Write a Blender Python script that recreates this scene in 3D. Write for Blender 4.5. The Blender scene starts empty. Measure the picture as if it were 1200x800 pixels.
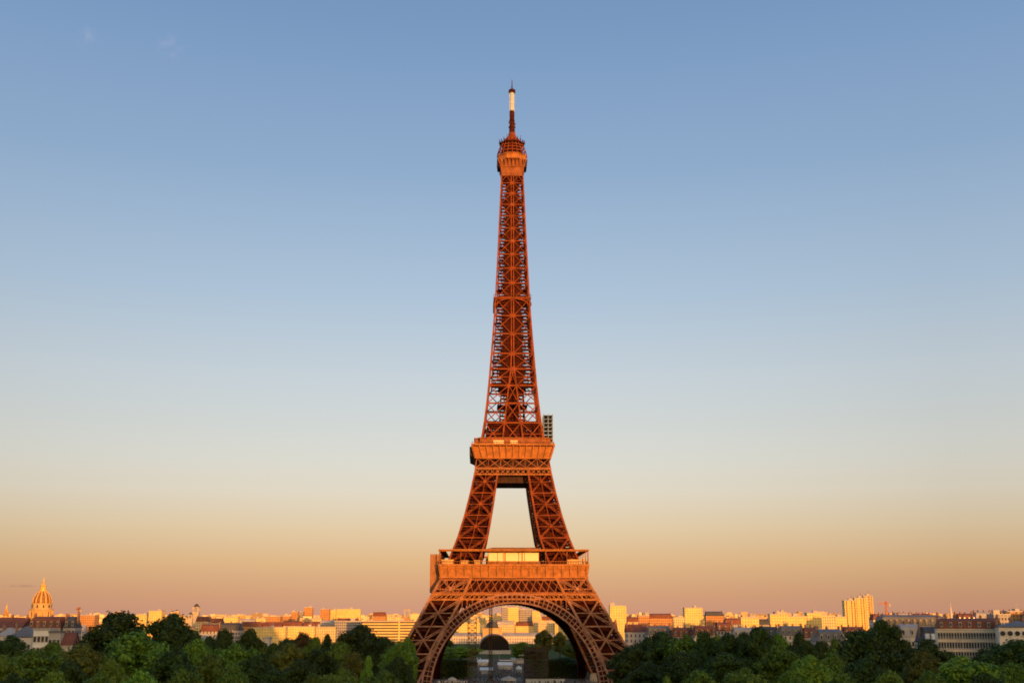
import bpy, bmesh, math, random
from mathutils import Vector, Matrix
S = bpy.context.scene
COL = S.collection
PI = math.pi
rad = math.radians

# ---------------------------------------------------------------- camera
CAM = Vector((-16.0, -610.0, 34.0))
FPX = 1400.0                      # focal length in pixels of the 1200 px wide photo
YAW = math.atan2(16.0, 610.0)     # towards the tower's axis
PITCH = rad(12.9)
cam_d = bpy.data.cameras.new('camera')
cam = bpy.data.objects.new('camera', cam_d)
COL.objects.link(cam)
cam_d.sensor_width = 36.0
cam_d.lens = 36.0 * FPX / 1200.0
cam_d.clip_start = 1.0
cam_d.clip_end = 60000.0
cam.location = CAM
cam.rotation_euler = (PI / 2 + PITCH, 0, -YAW)
S.camera = cam
FWD = Vector((math.sin(YAW), math.cos(YAW), 0))
RGT = Vector((math.cos(YAW), -math.sin(YAW), 0))

def at(px, py, d):
    """the point of the place at photo pixel (px, py), d metres ahead of the camera"""
    v = (400.0 - py) / FPX
    t = d / (math.cos(PITCH) - v * math.sin(PITCH))
    p = CAM + FWD * d + RGT * ((px - 600.0) / FPX * t)
    p.z = CAM.z + t * (math.sin(PITCH) + v * math.cos(PITCH))
    return p

# ---------------------------------------------------------------- sky and sun
SUN_EL, SUN_OFF = rad(2.1), rad(20.0)       # low evening sun behind the camera, to its right
sd = Vector((math.sin(SUN_OFF) * math.cos(SUN_EL), -math.cos(SUN_OFF) * math.cos(SUN_EL), math.sin(SUN_EL)))
W = bpy.data.worlds.new('World')
S.world = W
W.use_nodes = True
nt = W.node_tree
nt.nodes.clear()
def N(t, **k):
    n = nt.nodes.new(t)
    for a, b in k.items():
        setattr(n, a, b)
    return n
out = N('ShaderNodeOutputWorld')
bg = N('ShaderNodeBackground')
bg.inputs['Strength'].default_value = 0.1
sky = N('ShaderNodeTexSky', sky_type='NISHITA')
sky.sun_disc = False
sky.sun_elevation = SUN_EL
sky.sun_rotation = math.atan2(sd.x, sd.y)
sky.altitude = 50
sky.air_density = 1.0
sky.dust_density = 1.5
sky.ozone_density = 1.0
tc = N('ShaderNodeTexCoord')
sep = N('ShaderNodeSeparateXYZ')
nt.links.new(tc.outputs['Generated'], sep.inputs[0])
asn = N('ShaderNodeMath', operation='ARCSINE')
nt.links.new(sep.outputs['Z'], asn.inputs[0])
mr = N('ShaderNodeMapRange')
mr.inputs['From Min'].default_value = rad(-2)
mr.inputs['From Max'].default_value = rad(38)
nt.links.new(asn.outputs[0], mr.inputs['Value'])
ramp = N('ShaderNodeValToRGB')
def lin(c):
    return tuple(((x / 255) / 12.92 if x / 255 < .04045 else ((x / 255 + .055) / 1.055) ** 2.4) for x in c)
SKY = [(-2, (186, 134, 122)), (0.2, (202, 148, 120)), (0.9, (207, 156, 119)), (2.4, (219, 179, 132)), (4.0, (222, 199, 163)), (5.6, (221, 211, 191)),
       (7.2, (215, 214, 204)), (9.0, (206, 211, 209)), (10.9, (197, 207, 213)), (15, (172, 193, 213)), (21, (143, 171, 203)), (28, (120, 152, 192)), (38, (100, 132, 176))]
cr = ramp.color_ramp
cr.interpolation = 'B_SPLINE' if False else 'LINEAR'
while len(cr.elements) < len(SKY):
    cr.elements.new(0.5)
for e, (deg, c) in zip(cr.elements, SKY):
    e.position = (deg + 2) / 40.0
for e, (deg, c) in zip(cr.elements, SKY):
    e.color = (*lin(c), 1)
nt.links.new(mr.outputs[0], ramp.inputs[0])
gain = N('ShaderNodeVectorMath', operation='SCALE')
gain.inputs['Scale'].default_value = 10.0
# two faint wisps of cloud high up on the left, a thin dusky bank low down
last = ramp.outputs[0]
nz = N('ShaderNodeTexNoise')
nz.inputs['Scale'].default_value = 90
nz.inputs['Detail'].default_value = 6
nt.links.new(tc.outputs['Generated'], nz.inputs['Vector'])
for (px, py, rx, col_, amt) in ((196, 55, .016, (178, 182, 208), .34), (104, 43, .015, (170, 182, 212), .26), (22, 686, .022, (165, 118, 108), .5)):
    dv = (at(px, py, 1000.0) - CAM).normalized()
    sub = N('ShaderNodeVectorMath', operation='SUBTRACT')
    nt.links.new(tc.outputs['Generated'], sub.inputs[0])
    sub.inputs[1].default_value = dv
    sc_ = N('ShaderNodeVectorMath', operation='MULTIPLY')
    nt.links.new(sub.outputs[0], sc_.inputs[0])
    sc_.inputs[1].default_value = (1 / rx, 1 / rx, (1.3 if py < 600 else 14) / rx)
    ln = N('ShaderNodeVectorMath', operation='LENGTH')
    nt.links.new(sc_.outputs[0], ln.inputs[0])
    mk = N('ShaderNodeMapRange', interpolation_type='SMOOTHSTEP')
    mk.inputs['From Min'].default_value = 1.0
    mk.inputs['From Max'].default_value = 0.0
    nt.links.new(ln.outputs['Value'], mk.inputs['Value'])
    mn = N('ShaderNodeMapRange', interpolation_type='SMOOTHSTEP')
    mn.inputs['From Min'].default_value = .42
    mn.inputs['From Max'].default_value = .68
    mn.inputs['To Max'].default_value = amt
    nt.links.new(nz.outputs[0], mn.inputs['Value'])
    mu = N('ShaderNodeMath', operation='MULTIPLY')
    nt.links.new(mk.outputs[0], mu.inputs[0])
    nt.links.new(mn.outputs[0], mu.inputs[1])
    mx_ = N('ShaderNodeMix', data_type='RGBA')
    nt.links.new(mu.outputs[0], mx_.inputs[0])
    nt.links.new(last, mx_.inputs[6])
    mx_.inputs[7].default_value = (*lin(col_), 1)
    last = mx_.outputs[2]
# the low sky is brightest along the camera's heading and falls off to both sides
fl = N('ShaderNodeVectorMath', operation='MULTIPLY')
fl.inputs[1].default_value = (1, 1, 0)
nt.links.new(tc.outputs['Generated'], fl.inputs[0])
nrm_ = N('ShaderNodeVectorMath', operation='NORMALIZE')
nt.links.new(fl.outputs[0], nrm_.inputs[0])
az = N('ShaderNodeVectorMath', operation='DOT_PRODUCT')
az.inputs[1].default_value = (math.sin(YAW - .05), math.cos(YAW - .05), 0)
nt.links.new(nrm_.outputs[0], az.inputs[0])
ma = N('ShaderNodeMapRange')
ma.inputs['From Min'].default_value = .92
ma.inputs['From Max'].default_value = 1.0
ma.inputs['To Min'].default_value = -.11
ma.inputs['To Max'].default_value = .065
nt.links.new(az.outputs['Value'], ma.inputs['Value'])
mh = N('ShaderNodeMapRange')
mh.inputs['From Min'].default_value = .05
mh.inputs['From Max'].default_value = .46
mh.inputs['To Min'].default_value = 1
mh.inputs['To Max'].default_value = 0
nt.links.new(sep.outputs['Z'], mh.inputs['Value'])
mm = N('ShaderNodeMath', operation='MULTIPLY_ADD')
nt.links.new(ma.outputs[0], mm.inputs[0])
nt.links.new(mh.outputs[0], mm.inputs[1])
mm.inputs[2].default_value = 1.0
azs = N('ShaderNodeVectorMath', operation='SCALE')
nt.links.new(last, azs.inputs[0])
nt.links.new(mm.outputs[0], azs.inputs['Scale'])
nt.links.new(azs.outputs[0], gain.inputs[0])
# towards the setting sun the physical sky takes over from the anti-twilight gradient
dot = N('ShaderNodeVectorMath', operation='DOT_PRODUCT')
dot.inputs[1].default_value = (math.sin(SUN_OFF), -math.cos(SUN_OFF), 0)
nt.links.new(tc.outputs['Generated'], dot.inputs[0])
mr2 = N('ShaderNodeMapRange', interpolation_type='SMOOTHSTEP')
mr2.inputs['From Min'].default_value = -0.35
mr2.inputs['From Max'].default_value = 0.6
nt.links.new(dot.outputs['Value'], mr2.inputs['Value'])
nsc = N('ShaderNodeVectorMath', operation='SCALE')
nsc.inputs['Scale'].default_value = 4.4
nt.links.new(sky.outputs[0], nsc.inputs[0])
mix = N('ShaderNodeMix', data_type='RGBA')
nt.links.new(mr2.outputs[0], mix.inputs[0])
nt.links.new(gain.outputs[0], mix.inputs[6])
nt.links.new(nsc.outputs[0], mix.inputs[7])
nt.links.new(mix.outputs[2], bg.inputs['Color'])
nt.links.new(bg.outputs[0], out.inputs[0])

sun_d = bpy.data.lights.new('sun', 'SUN')
sun_d.energy = 5.0
sun_d.angle = rad(0.5)
sun_d.color = (1.0, 0.40, 0.085)
sun = bpy.data.objects.new('sun', sun_d)
COL.objects.link(sun)
sun.location = (0, -300, 400)
sun.rotation_euler = (-sd).to_track_quat('-Z', 'Y').to_euler()

S.view_settings.view_transform = 'Standard'
S.view_settings.look = 'None'
S.view_settings.exposure = 0.0
S.view_settings.gamma = 1.0
S.view_settings.use_curve_mapping = False
S.cycles.filter_width = 1.8
S.cycles.max_bounces = 5
S.cycles.transparent_max_bounces = 8

# ---------------------------------------------------------------- materials
def mat(name, c, rough=.7, var=.15, scale=.3, c2=None, metal=0.0, island=0.0, spec=.3):
    m = bpy.data.materials.new(name)
    m.use_nodes = True
    t = m.node_tree
    b = t.nodes['Principled BSDF']
    b.inputs['Roughness'].default_value = rough
    b.inputs['Metallic'].default_value = metal
    b.inputs['Specular IOR Level'].default_value = spec
    co = t.nodes.new('ShaderNodeTexCoord')
    no = t.nodes.new('ShaderNodeTexNoise')
    no.inputs['Scale'].default_value = scale
    no.inputs['Detail'].default_value = 6
    t.links.new(co.outputs['Object'], no.inputs['Vector'])
    r = t.nodes.new('ShaderNodeValToRGB')
    c2 = c2 or tuple(x * (1 - var) for x in c)
    r.color_ramp.elements[0].color = (*c2, 1)
    r.color_ramp.elements[0].position = .35
    r.color_ramp.elements[1].color = (*tuple(min(1, x * (1 + var)) for x in c), 1)
    r.color_ramp.elements[1].position = .65
    t.links.new(no.outputs[0], r.inputs[0])
    src = r.outputs[0]
    if island:
        g = t.nodes.new('ShaderNodeNewGeometry')
        h = t.nodes.new('ShaderNodeHueSaturation')
        k = t.nodes.new('ShaderNodeMapRange')
        k.inputs['To Min'].default_value = 1 - island
        k.inputs['To Max'].default_value = 1 + island
        t.links.new(g.outputs['Random Per Island'], k.inputs['Value'])
        t.links.new(k.outputs[0], h.inputs['Value'])
        t.links.new(src, h.inputs['Color'])
        src = h.outputs[0]
    t.links.new(src, b.inputs['Base Color'])
    return m

def window_wall(name, c, glass=(.07, .065, .07), fh=3.3, fw=2.7, hi=.55, wi=.45):
    """facade with rows of window openings, metres in object space"""
    m = mat(name, c, .85, .1, .12)
    t = m.node_tree
    b = t.nodes['Principled BSDF']
    old = b.inputs['Base Color'].links[0].from_socket
    co = t.nodes.new('ShaderNodeTexCoord')
    s = t.nodes.new('ShaderNodeSeparateXYZ')
    t.links.new(co.outputs['Object'], s.inputs[0])
    def M(op, a, b2):
        n = t.nodes.new('ShaderNodeMath')
        n.operation = op
        for i, x in enumerate((a, b2)):
            if isinstance(x, (int, float)):
                n.inputs[i].default_value = x
            else:
                t.links.new(x, n.inputs[i])
        return n.outputs[0]
    xy = M('ADD', s.outputs['X'], s.outputs['Y'])
    fx = M('FRACT', M('ADD', M('DIVIDE', xy, fw), 100.0), 0)
    fz = M('FRACT', M('ADD', M('DIVIDE', s.outputs['Z'], fh), 100.0), 0)
    mk = M('MULTIPLY', M('LESS_THAN', M('ABSOLUTE', M('SUBTRACT', fx, .5), 0), wi / 2), M('LESS_THAN', M('ABSOLUTE', M('SUBTRACT', fz, .5), 0), hi / 2))
    mx = t.nodes.new('ShaderNodeMix')
    mx.data_type = 'RGBA'
    t.links.new(mk, mx.inputs[0])
    t.links.new(old, mx.inputs[6])
    mx.inputs[7].default_value = (*glass, 1)
    t.links.new(mx.outputs[2], b.inputs['Base Color'])
    return m

def leaf_mat(name, c, c2):
    m = bpy.data.materials.new(name)
    m.use_nodes = True
    t = m.node_tree
    b = t.nodes['Principled BSDF']
    b.inputs['Roughness'].default_value = .65
    b.inputs['Specular IOR Level'].default_value = .25
    g = t.nodes.new('ShaderNodeNewGeometry')
    oi = t.nodes.new('ShaderNodeObjectInfo')
    r = t.nodes.new('ShaderNodeValToRGB')
    r.color_ramp.elements[0].color = (*c, 1)
    r.color_ramp.elements[1].color = (*c2, 1)
    t.links.new(g.outputs['Random Per Island'], r.inputs[0])
    h = t.nodes.new('ShaderNodeHueSaturation')
    k = t.nodes.new('ShaderNodeMapRange')
    k.inputs['To Min'].default_value = .75
    k.inputs['To Max'].default_value = 1.25
    t.links.new(oi.outputs['Random'], k.inputs['Value'])
    t.links.new(k.outputs[0], h.inputs['Value'])
    k2 = t.nodes.new('ShaderNodeMapRange')
    k2.inputs['To Min'].default_value = .485
    k2.inputs['To Max'].default_value = .515
    t.links.new(oi.outputs['Random'], k2.inputs['Value'])
    t.links.new(k2.outputs[0], h.inputs['Hue'])
    t.links.new(r.outputs[0], h.inputs['Color'])
    t.links.new(h.outputs[0], b.inputs['Base Color'])
    tr = t.nodes.new('ShaderNodeBsdfTranslucent')
    t.links.new(h.outputs[0], tr.inputs[0])
    ms = t.nodes.new('ShaderNodeMixShader')
    ms.inputs[0].default_value = .25
    t.links.new(b.outputs[0], ms.inputs[1])
    t.links.new(tr.outputs[0], ms.inputs[2])
    t.links.new(ms.outputs[0], t.nodes['Material Output'].inputs[0])
    return m

IRON = mat('iron_paint', (.265, .095, .038), .65, .3, .35, spec=.12)
IRON_R = mat('iron_shade_red', (.225, .056, .018), .65, .3, .35, spec=.12)  # redder, darker iron: shade within the dense lattice put into the colour
IRON_B = mat('iron_shade_brown', (.34, .160, .088), .65, .3, .35, spec=.12)  # greyer iron: tone of the lower legs in shade put into the colour
IRON_L = mat('iron_paint_pale', (.385, .155, .048), .65, .22, .4, spec=.12)
IRON_D = mat('iron_shade_dark', (.062, .012, .006), .75, .3, .3, spec=.1)  # iron darkened in colour to stand for shade inside the tower
NET = mat('work_netting', (.33, .15, .07), .9, .2, .4)
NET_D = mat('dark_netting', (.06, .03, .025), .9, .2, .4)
CREAM = mat('cream_panel', (.75, .62, .38), .5, .08, .3)
KIOSK = mat('kiosk_panel', (.62, .40, .16), .6, .15, .4)
WHITE = mat('white_paint', (.78, .76, .72), .5, .06, .3)
GREYST = mat('scaffold_grey', (.19, .26, .36), .5, .15, .5)
STONE = mat('stone', (.46, .40, .32), .9, .15, .2)
HAUSS = mat('cut_stone', (.82, .71, .57), .9, .14, .12)
STONE_P = mat('pale_stone', (.60, .53, .45), .9, .12, .15)
CHURCH = mat('church_stone', (.56, .38, .17), .9, .15, .15)
GILT = mat('gilding', (.72, .45, .10), .4, .15, .3)
LEAD = mat('lead_roof', (.27, .12, .045), .6, .2, .25)
ZINC = mat('zinc_roof', (.155, .148, .145), .55, .2, .08)
ZINC_P = mat('pale_zinc_roof', (.40, .365, .34), .5, .15, .08)
TILE = mat('red_tile_roof', (.20, .075, .05), .85, .25, .2)
SLATE = mat('slate_roof', (.07, .07, .08), .7, .25, .15)
CHIM = mat('chimney_brick', (.34, .19, .12), .9, .2, .4)
GLASS = mat('window_glass', (.05, .05, .055), .15, .2, .4, spec=.5)
BARK = mat('bark', (.075, .055, .04), .95, .3, 1.5)
CONC = mat('concrete', (.45, .42, .38), .9, .12, .1)
CLOTH = mat('clothes', (.14, .115, .10), .9, .5, .8, island=.9)
MESHB = mat('brown_mesh', (.12, .085, .06), .9, .3, .6)
FAR = mat('far_city', (.62, .44, .22), .9, .3, .004, island=.45)
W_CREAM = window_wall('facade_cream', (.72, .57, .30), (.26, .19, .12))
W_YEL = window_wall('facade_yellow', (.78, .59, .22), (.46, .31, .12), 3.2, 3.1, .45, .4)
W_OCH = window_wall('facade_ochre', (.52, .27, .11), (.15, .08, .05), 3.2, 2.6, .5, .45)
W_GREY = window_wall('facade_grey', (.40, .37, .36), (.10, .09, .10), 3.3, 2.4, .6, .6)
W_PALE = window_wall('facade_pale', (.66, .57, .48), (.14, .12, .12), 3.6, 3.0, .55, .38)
W_GLZ = window_wall('facade_banded', (.76, .58, .22), (.12, .08, .06), 3.4, 60, .5, .97)
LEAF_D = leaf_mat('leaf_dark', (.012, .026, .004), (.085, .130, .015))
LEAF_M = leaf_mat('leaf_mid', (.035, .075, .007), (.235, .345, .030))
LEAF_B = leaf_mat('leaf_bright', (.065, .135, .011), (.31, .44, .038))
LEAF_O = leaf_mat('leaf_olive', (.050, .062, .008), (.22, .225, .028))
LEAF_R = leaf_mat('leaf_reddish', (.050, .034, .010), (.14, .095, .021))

# ---------------------------------------------------------------- mesh helpers
class MB:
    """collects shapes; build() links them as one mesh object"""
    def __init__(self):
        self.v, self.f = [], []
    def quad(self, *p):
        n = len(self.v)
        self.v += [tuple(x) for x in p]
        self.f.append(tuple(range(n, n + len(p))))
    def box(self, c, s, rz=0.0):
        hx, hy, hz = s[0] / 2, s[1] / 2, s[2] / 2
        n = len(self.v)
        ca, sa = math.cos(rz), math.sin(rz)
        for dz in (-hz, hz):
            for dx, dy in ((-hx, -hy), (hx, -hy), (hx, hy), (-hx, hy)):
                self.v.append((c[0] + dx * ca - dy * sa, c[1] + dx * sa + dy * ca, c[2] + dz))
        for q in ((3, 2, 1, 0), (4, 5, 6, 7), (0, 1, 5, 4), (1, 2, 6, 5), (2, 3, 7, 6), (3, 0, 4, 7)):
            self.f.append(tuple(n + i for i in q))
    def bar(self, p, q, w, d=None, nrm=(0, -1, 0)):
        """a beam from p to q: w across in the plane, d along the plane's normal"""
        p, q = Vector(p), Vector(q)
        d = d or w
        a = (q - p)
        if a.length < 1e-6:
            return
        a.normalize()
        nrm = Vector(nrm)
        s = a.cross(nrm)
        if s.length < 1e-4:
            s = a.cross(Vector((1, 0, 0)))
        s.normalize()
        t = s.cross(a).normalized()
        s, t = s * (w / 2), t * (d / 2)
        n = len(self.v)
        for e in (p, q):
            for k in (-s - t, s - t, s + t, -s + t):
                self.v.append(tuple(e + k))
        for i in range(4):
            j = (i + 1) % 4
            self.f.append((n + i, n + j, n + 4 + j, n + 4 + i))
        self.f.append((n + 3, n + 2, n + 1, n))
        self.f.append((n + 4, n + 5, n + 6, n + 7))
    def lathe(self, prof, seg=24, c=(0, 0), cap=True):
        n = len(self.v)
        for r, z in prof:
            for i in range(seg):
                a = 2 * PI * i / seg
                self.v.append((c[0] + r * math.cos(a), c[1] + r * math.sin(a), z))
        for k in range(len(prof) - 1):
            for i in range(seg):
                j = (i + 1) % seg
                self.f.append((n + k * seg + i, n + k * seg + j, n + (k + 1) * seg + j, n + (k + 1) * seg + i))
        if cap:
            self.f.append(tuple(n + (len(prof) - 1) * seg + i for i in range(seg)))
            self.f.append(tuple(n + i for i in reversed(range(seg))))
    def frustum(self, c, s0, s1, z0, z1):
        n = len(self.v)
        for s, z in ((s0, z0), (s1, z1)):
            for dx, dy in ((-1, -1), (1, -1), (1, 1), (-1, 1)):
                self.v.append((c[0] + dx * s[0] / 2, c[1] + dy * s[1] / 2, z))
        for q in ((3, 2, 1, 0), (4, 5, 6, 7), (0, 1, 5, 4), (1, 2, 6, 5), (2, 3, 7, 6), (3, 0, 4, 7)):
            self.f.append(tuple(n + i for i in q))
    def mesh(self, name, m):
        me = bpy.data.meshes.new(name)
        me.from_pydata(self.v, [], self.f)
        me.materials.append(m)
        me.update()
        return me
    def build(self, name, m, parent=None, loc=(0, 0, 0), rz=0.0, smooth=False):
        me = self.mesh(name, m)
        if smooth:
            me.polygons.foreach_set('use_smooth', [True] * len(me.polygons))
        return link(name, me, parent, loc, rz)

def link(name, me, parent=None, loc=(0, 0, 0), rz=0.0, scale=None):
    o = bpy.data.objects.new(name, me)
    COL.objects.link(o)
    o.location = loc
    o.rotation_euler = (0, 0, rz)
    if scale:
        o.scale = scale
    if parent:
        o.parent = parent
    return o

def tag(o, label=None, cat=None, group=None, kind=None):
    if label: o['label'] = label
    if cat: o['category'] = cat
    if group: o['group'] = group
    if kind: o['kind'] = kind
    return o

def thing(name, label, cat, loc=(0, 0, 0), rz=0.0, group=None):
    return tag(link(name, None, None, loc, rz), label, cat, group)

def lerp(tab, z):
    if z <= tab[0][0]:
        return tab[0][1]
    for (a, x), (b, y) in zip(tab, tab[1:]):
        if z <= b:
            return x + (y - x) * (z - a) / (b - a)
    return tab[-1][1]

# ---------------------------------------------------------------- the ground
GZ = [(-3000, 65), (-420, 66), (-150, 66), (-120, 65), (-35, 32.3), (22, 32.3), (30, 28), (90, 20), (250, 12), (400, 5), (520, 0), (2600, 0), (4200, 12), (7000, 24), (16000, 24)]  # unseen ridge behind the camera is shaped to shade the tower's foot
def ground_z(y):
    return lerp(GZ, y + 610.0)

def ground():
    ys = sorted(set([a for a, _ in GZ] + list(range(-140, 520, 20)) + [700, 900, 1200, 1600, 2000, 3200, 5200, 9000, 12000]))
    xs = [-14000, -7000, -3500, -1800, -1000, -600, -400, -250, -150, -80, -40, 0, 40, 80, 150, 250, 400, 600, 1000, 1800, 3500, 7000, 14000]
    b = MB()
    for y in ys:
        for x in xs:
            b.v.append((x, y - 610.0, ground_z(y - 610.0)))
    nx = len(xs)
    for j in range(len(ys) - 1):
        for i in range(nx - 1):
            b.f.append((j * nx + i, j * nx + i + 1, (j + 1) * nx + i + 1, (j + 1) * nx + i))
    m = mat('ground_earth', (.065, .095, .030), .95, .3, .02, c2=(.12, .11, .065), spec=0.0)
    tag(b.build('ground', m), kind='structure')

def sheet(name, x0, x1, y0, y1, z, m):
    b = MB()
    nx, ny = 6, 10
    for j in range(ny + 1):
        for i in range(nx + 1):
            b.v.append((x0 + (x1 - x0) * i / nx, y0 + (y1 - y0) * j / ny, z))
    for j in range(ny):
        for i in range(nx):
            k = j * (nx + 1) + i
            b.f.append((k, k + 1, k + nx + 2, k + nx + 1))
    return tag(b.build(name, m), kind='structure')

ground()
M_LAWN = mat('lawn_grass', (.060, .125, .022), .9, .25, .05, spec=0.0)
M_PLAZA = mat('plaza_paving', (.30, .25, .20), .9, .15, .1, spec=0.0)
M_GRAV = mat('gravel_path', (.17, .125, .09), .95, .15, .1, spec=0.0)
sheet('plaza', -75, 75, -75, 85, .02, M_PLAZA)
sheet('path', -60, 60, 85, 390, .02, M_GRAV)
for i, (x0, x1, y0, y1) in enumerate(((-52, -20, 95, 190), (20, 52, 95, 190), (-52, -20, 205, 370), (20, 52, 205, 370))):
    sheet('lawn', x0, x1, y0, y1, .028, M_LAWN)

# ---------------------------------------------------------------- the tower
WO = [(0, 62.4), (20, 50.6), (41, 39.6), (51, 34.2), (57.6, 31.7), (63, 29.4), (75, 25.2), (88, 21.9), (100, 19.2), (110, 17.6), (117, 16.0), (122, 15.1), (133, 13.5), (150, 11.9),
      (178, 9.8), (192, 8.9), (210, 8.0), (226, 7.3), (245, 6.5), (262, 5.8), (270, 5.5)]
WI = [(0, 45.5), (18, 36.9), (37, 27.0), (50, 20.6), (57.6, 17.2), (63, 14.4), (75, 11.9), (88, 9.7), (100, 7.9), (110, 6.7), (117, 5.4), (133, 3.7), (159, .6), (300, .6)]
wo = lambda z: lerp(WO, z)
wi = lambda z: lerp(WI, z)
tower = thing('lattice_tower', 'tall red brown wrought iron lattice tower glowing orange in the sunset', 'tower')

def P4(i, z, leg=(1, -1)):
    """corner posts of a leg: 0 outer-outer, 1 inner-front, 2 inner-inner, 3 outer-side"""
    o, n = wo(z), wi(z)
    x, y = ((o, o), (n, o), (n, n), (o, n))[i]
    return Vector((x * leg[0], y * leg[1], z))

def leg_lattice(levels, chord, brace, fine, star=True, faces=((0, 1), (3, 0)), posts=True):
    """one leg of the tower (the front right one): four posts and four braced faces"""
    b = MB()
    nrm = {(0, 1): (0, -1, .2), (1, 2): (-1, 0, 0), (2, 3): (0, 1, 0), (3, 0): (1, 0, .2)}
    for z0, z1 in zip(levels, levels[1:]):
        for i in range(4) if posts else ():
            b.bar(P4(i, z0), P4(i, z1), chord, chord)
        for i, j in faces:
            n = nrm[(i, j)]
            a0, a1, c0, c1 = P4(i, z0), P4(j, z0), P4(i, z1), P4(j, z1)
            mid = (a0 + a1 + c0 + c1) / 4
            # twin bars make each brace a shallow trussed member
            for p, q in ((a0, c1), (a1, c0)):
                for s in (-.42, .42):
                    dv = Vector((0, 0, s))
                    b.bar(p + dv, q + dv, brace, brace, n)
                k = 7
                for t in range(k):
                    u0, u1 = t / k, (t + 1) / k
                    sg = .42 if t % 2 else -.42
                    b.bar(p.lerp(q, u0) + Vector((0, 0, sg)), p.lerp(q, u1) + Vector((0, 0, -sg)), fine, fine, n)
            zm = (z0 + z1) / 2
            b.bar(P4(i, zm), P4(j, zm), brace * 1.3, brace, n)
            b.bar(a0, a1, brace * 2.0, brace * 1.5, n)
            if star:
                b.bar((a0 + a1) / 2, (c0 + c1) / 2, brace, brace, n)
                nn = Vector(n).normalized()
                b.box(mid, (1.3, 1.3, 1.3))
        if not posts:           # the horizontal frames and stair flights inside
            for q in range(4):
                zz = z0 + (z1 - z0) * q / 4
                b.bar(P4(0, zz), P4(2, zz), brace * 1.5, brace)
                b.bar(P4(1, zz), P4(3, zz), brace * 1.5, brace)
                m0, m1 = P4(q, zz), P4((q + 1) % 4, zz)
                c = (P4(0, zz) + P4(2, zz)) / 2
                b.bar(m0.lerp(c, .35), m1.lerp(c, .35), 1.4, .5)
                b.bar(P4((q + 1) % 4, zz).lerp(c, .3), P4((q + 2) % 4, zz + 1.5).lerp(c, .3), 1.2, .5)
    return b

def four(name, b, m):
    me = b.mesh(name, m)
    for k in range(4):
        link(name, me, tower, rz=k * PI / 2)

def inner_gear(z0, z1, w, n=9):
    """the sloping lift track and stairs that run inside a leg"""
    b = MB()
    prev = None
    for i in range(n + 1):
        z = z0 + (z1 - z0) * i / n
        c = (P4(0, z) + P4(2, z)) / 2
        if prev is not None:
            for s in (-w, w):
                o = Vector((s, s * .4, 0))
                b.bar(prev + o, c + o, w * .9, w * .9)
            for t in range(4):
                q = prev.lerp(c, t / 4)
                b.bar(q + Vector((-w * 2, -w, 0)), q + Vector((w * 2, w, .6)), .7, .35)
                b.bar(q + Vector((-w * 2, w, 0)), q + Vector((w * 2, -w, 1.8)), .4, .4)
        prev = c
    return b

four('lower_leg', leg_lattice([3, 17, 29, 41, 51], 1.1, .34, .16), IRON_B)
INNER = ((1, 2), (2, 3))  # inner faces, coloured dark for the shade inside the legs
four('inner_leg_bracing', leg_lattice([3, 10, 17, 23, 29, 35, 41, 46, 51], 1, .45, .3, False, INNER, False), IRON_D)
four('leg_lift_track', inner_gear(3, 56, 1.7), IRON_D)
four('middle_leg', leg_lattice([57.6, 70.5, 81.5, 92.6, 104], .85, .26, .13), IRON_R)
four('inner_middle_bracing', leg_lattice([57.6, 64, 70.5, 76, 81.5, 87, 92.6, 98, 104], 1, .45, .3, False, INNER, False), IRON_D)
four('middle_lift_track', inner_gear(58, 110, 1.7), IRON_D)
b = MB()
for i in range(4):
    c = P4(i, 1.5)
    b.frustum((c.x, c.y), (6.5, 6.5), (4.2, 4.2), -.5, 3.2)
    b.frustum((c.x, c.y), (4.8, 4.8), (3.4, 3.4), 3.0, 4.3)
b.box((P4(0, 0).lerp(P4(2, 0), .5).x, P4(0, 0).lerp(P4(2, 0), .5).y, .1), (26, 26, 1.4))
four('pedestal', b, STONE)

# --- the arches: a ring of radius 36 m in the sloping front plane
def arch():
    b, w_ = MB(), MB()
    cz, R0, R1 = 2.2, 37.2, 41.8
    def pt(r, a, dep=0.0):
        x, z = r * math.cos(a), cz + r * math.sin(a)
        return Vector((x, -(wo(z) + .95) + dep, z))
    n = 60
    for k in range(n):
        a0, a1 = PI * (-.015 + 1.03 * k / n), PI * (-.015 + 1.03 * (k + 1) / n)
        # front flanges
        for r, w in ((R0, .8), (R1 - .75, .75), ((R0 + R1) / 2 - .15, .3)):
            b.quad(pt(r, a0, -.06), pt(r + w, a0, -.06), pt(r + w, a1, -.06), pt(r, a1, -.06))
        # web behind the cells
        w_.quad(pt(R0 + .2, a0, 1.6), pt(R1 - .2, a0, 1.6), pt(R1 - .2, a1, 1.6), pt(R0 + .2, a1, 1.6))
        # soffit plates in strips that leave a row of openings
        w_.quad(pt(R0, a0, .1), pt(R0, a1, .1), pt(R0, a1, 2.2), pt(R0, a0, 2.2))
        w_.quad(pt(R0, a0, 3.2), pt(R0, a1, 3.2), pt(R0, a1, 6.6), pt(R0, a0, 6.6))
        b.quad(pt(R1, a0, -.06), pt(R1, a1, -.06), pt(R1, a1, 1.2), pt(R1, a0, 1.2))
        am = (a0 + a1) / 2
        b.bar(pt(R0 + .4, am), pt(R1 - .4, am), .42, .5)
        w_.bar(pt(R0, am, 2.0), pt(R0, am, 3.4), .9, .3, (0, 0, 1))
    return b, w_
b, w_ = arch()
four('arch', b, IRON_B)
four('arch_soffit', w_, IRON_D)  # same paint as the arch, darkened in colour for shade
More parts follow.
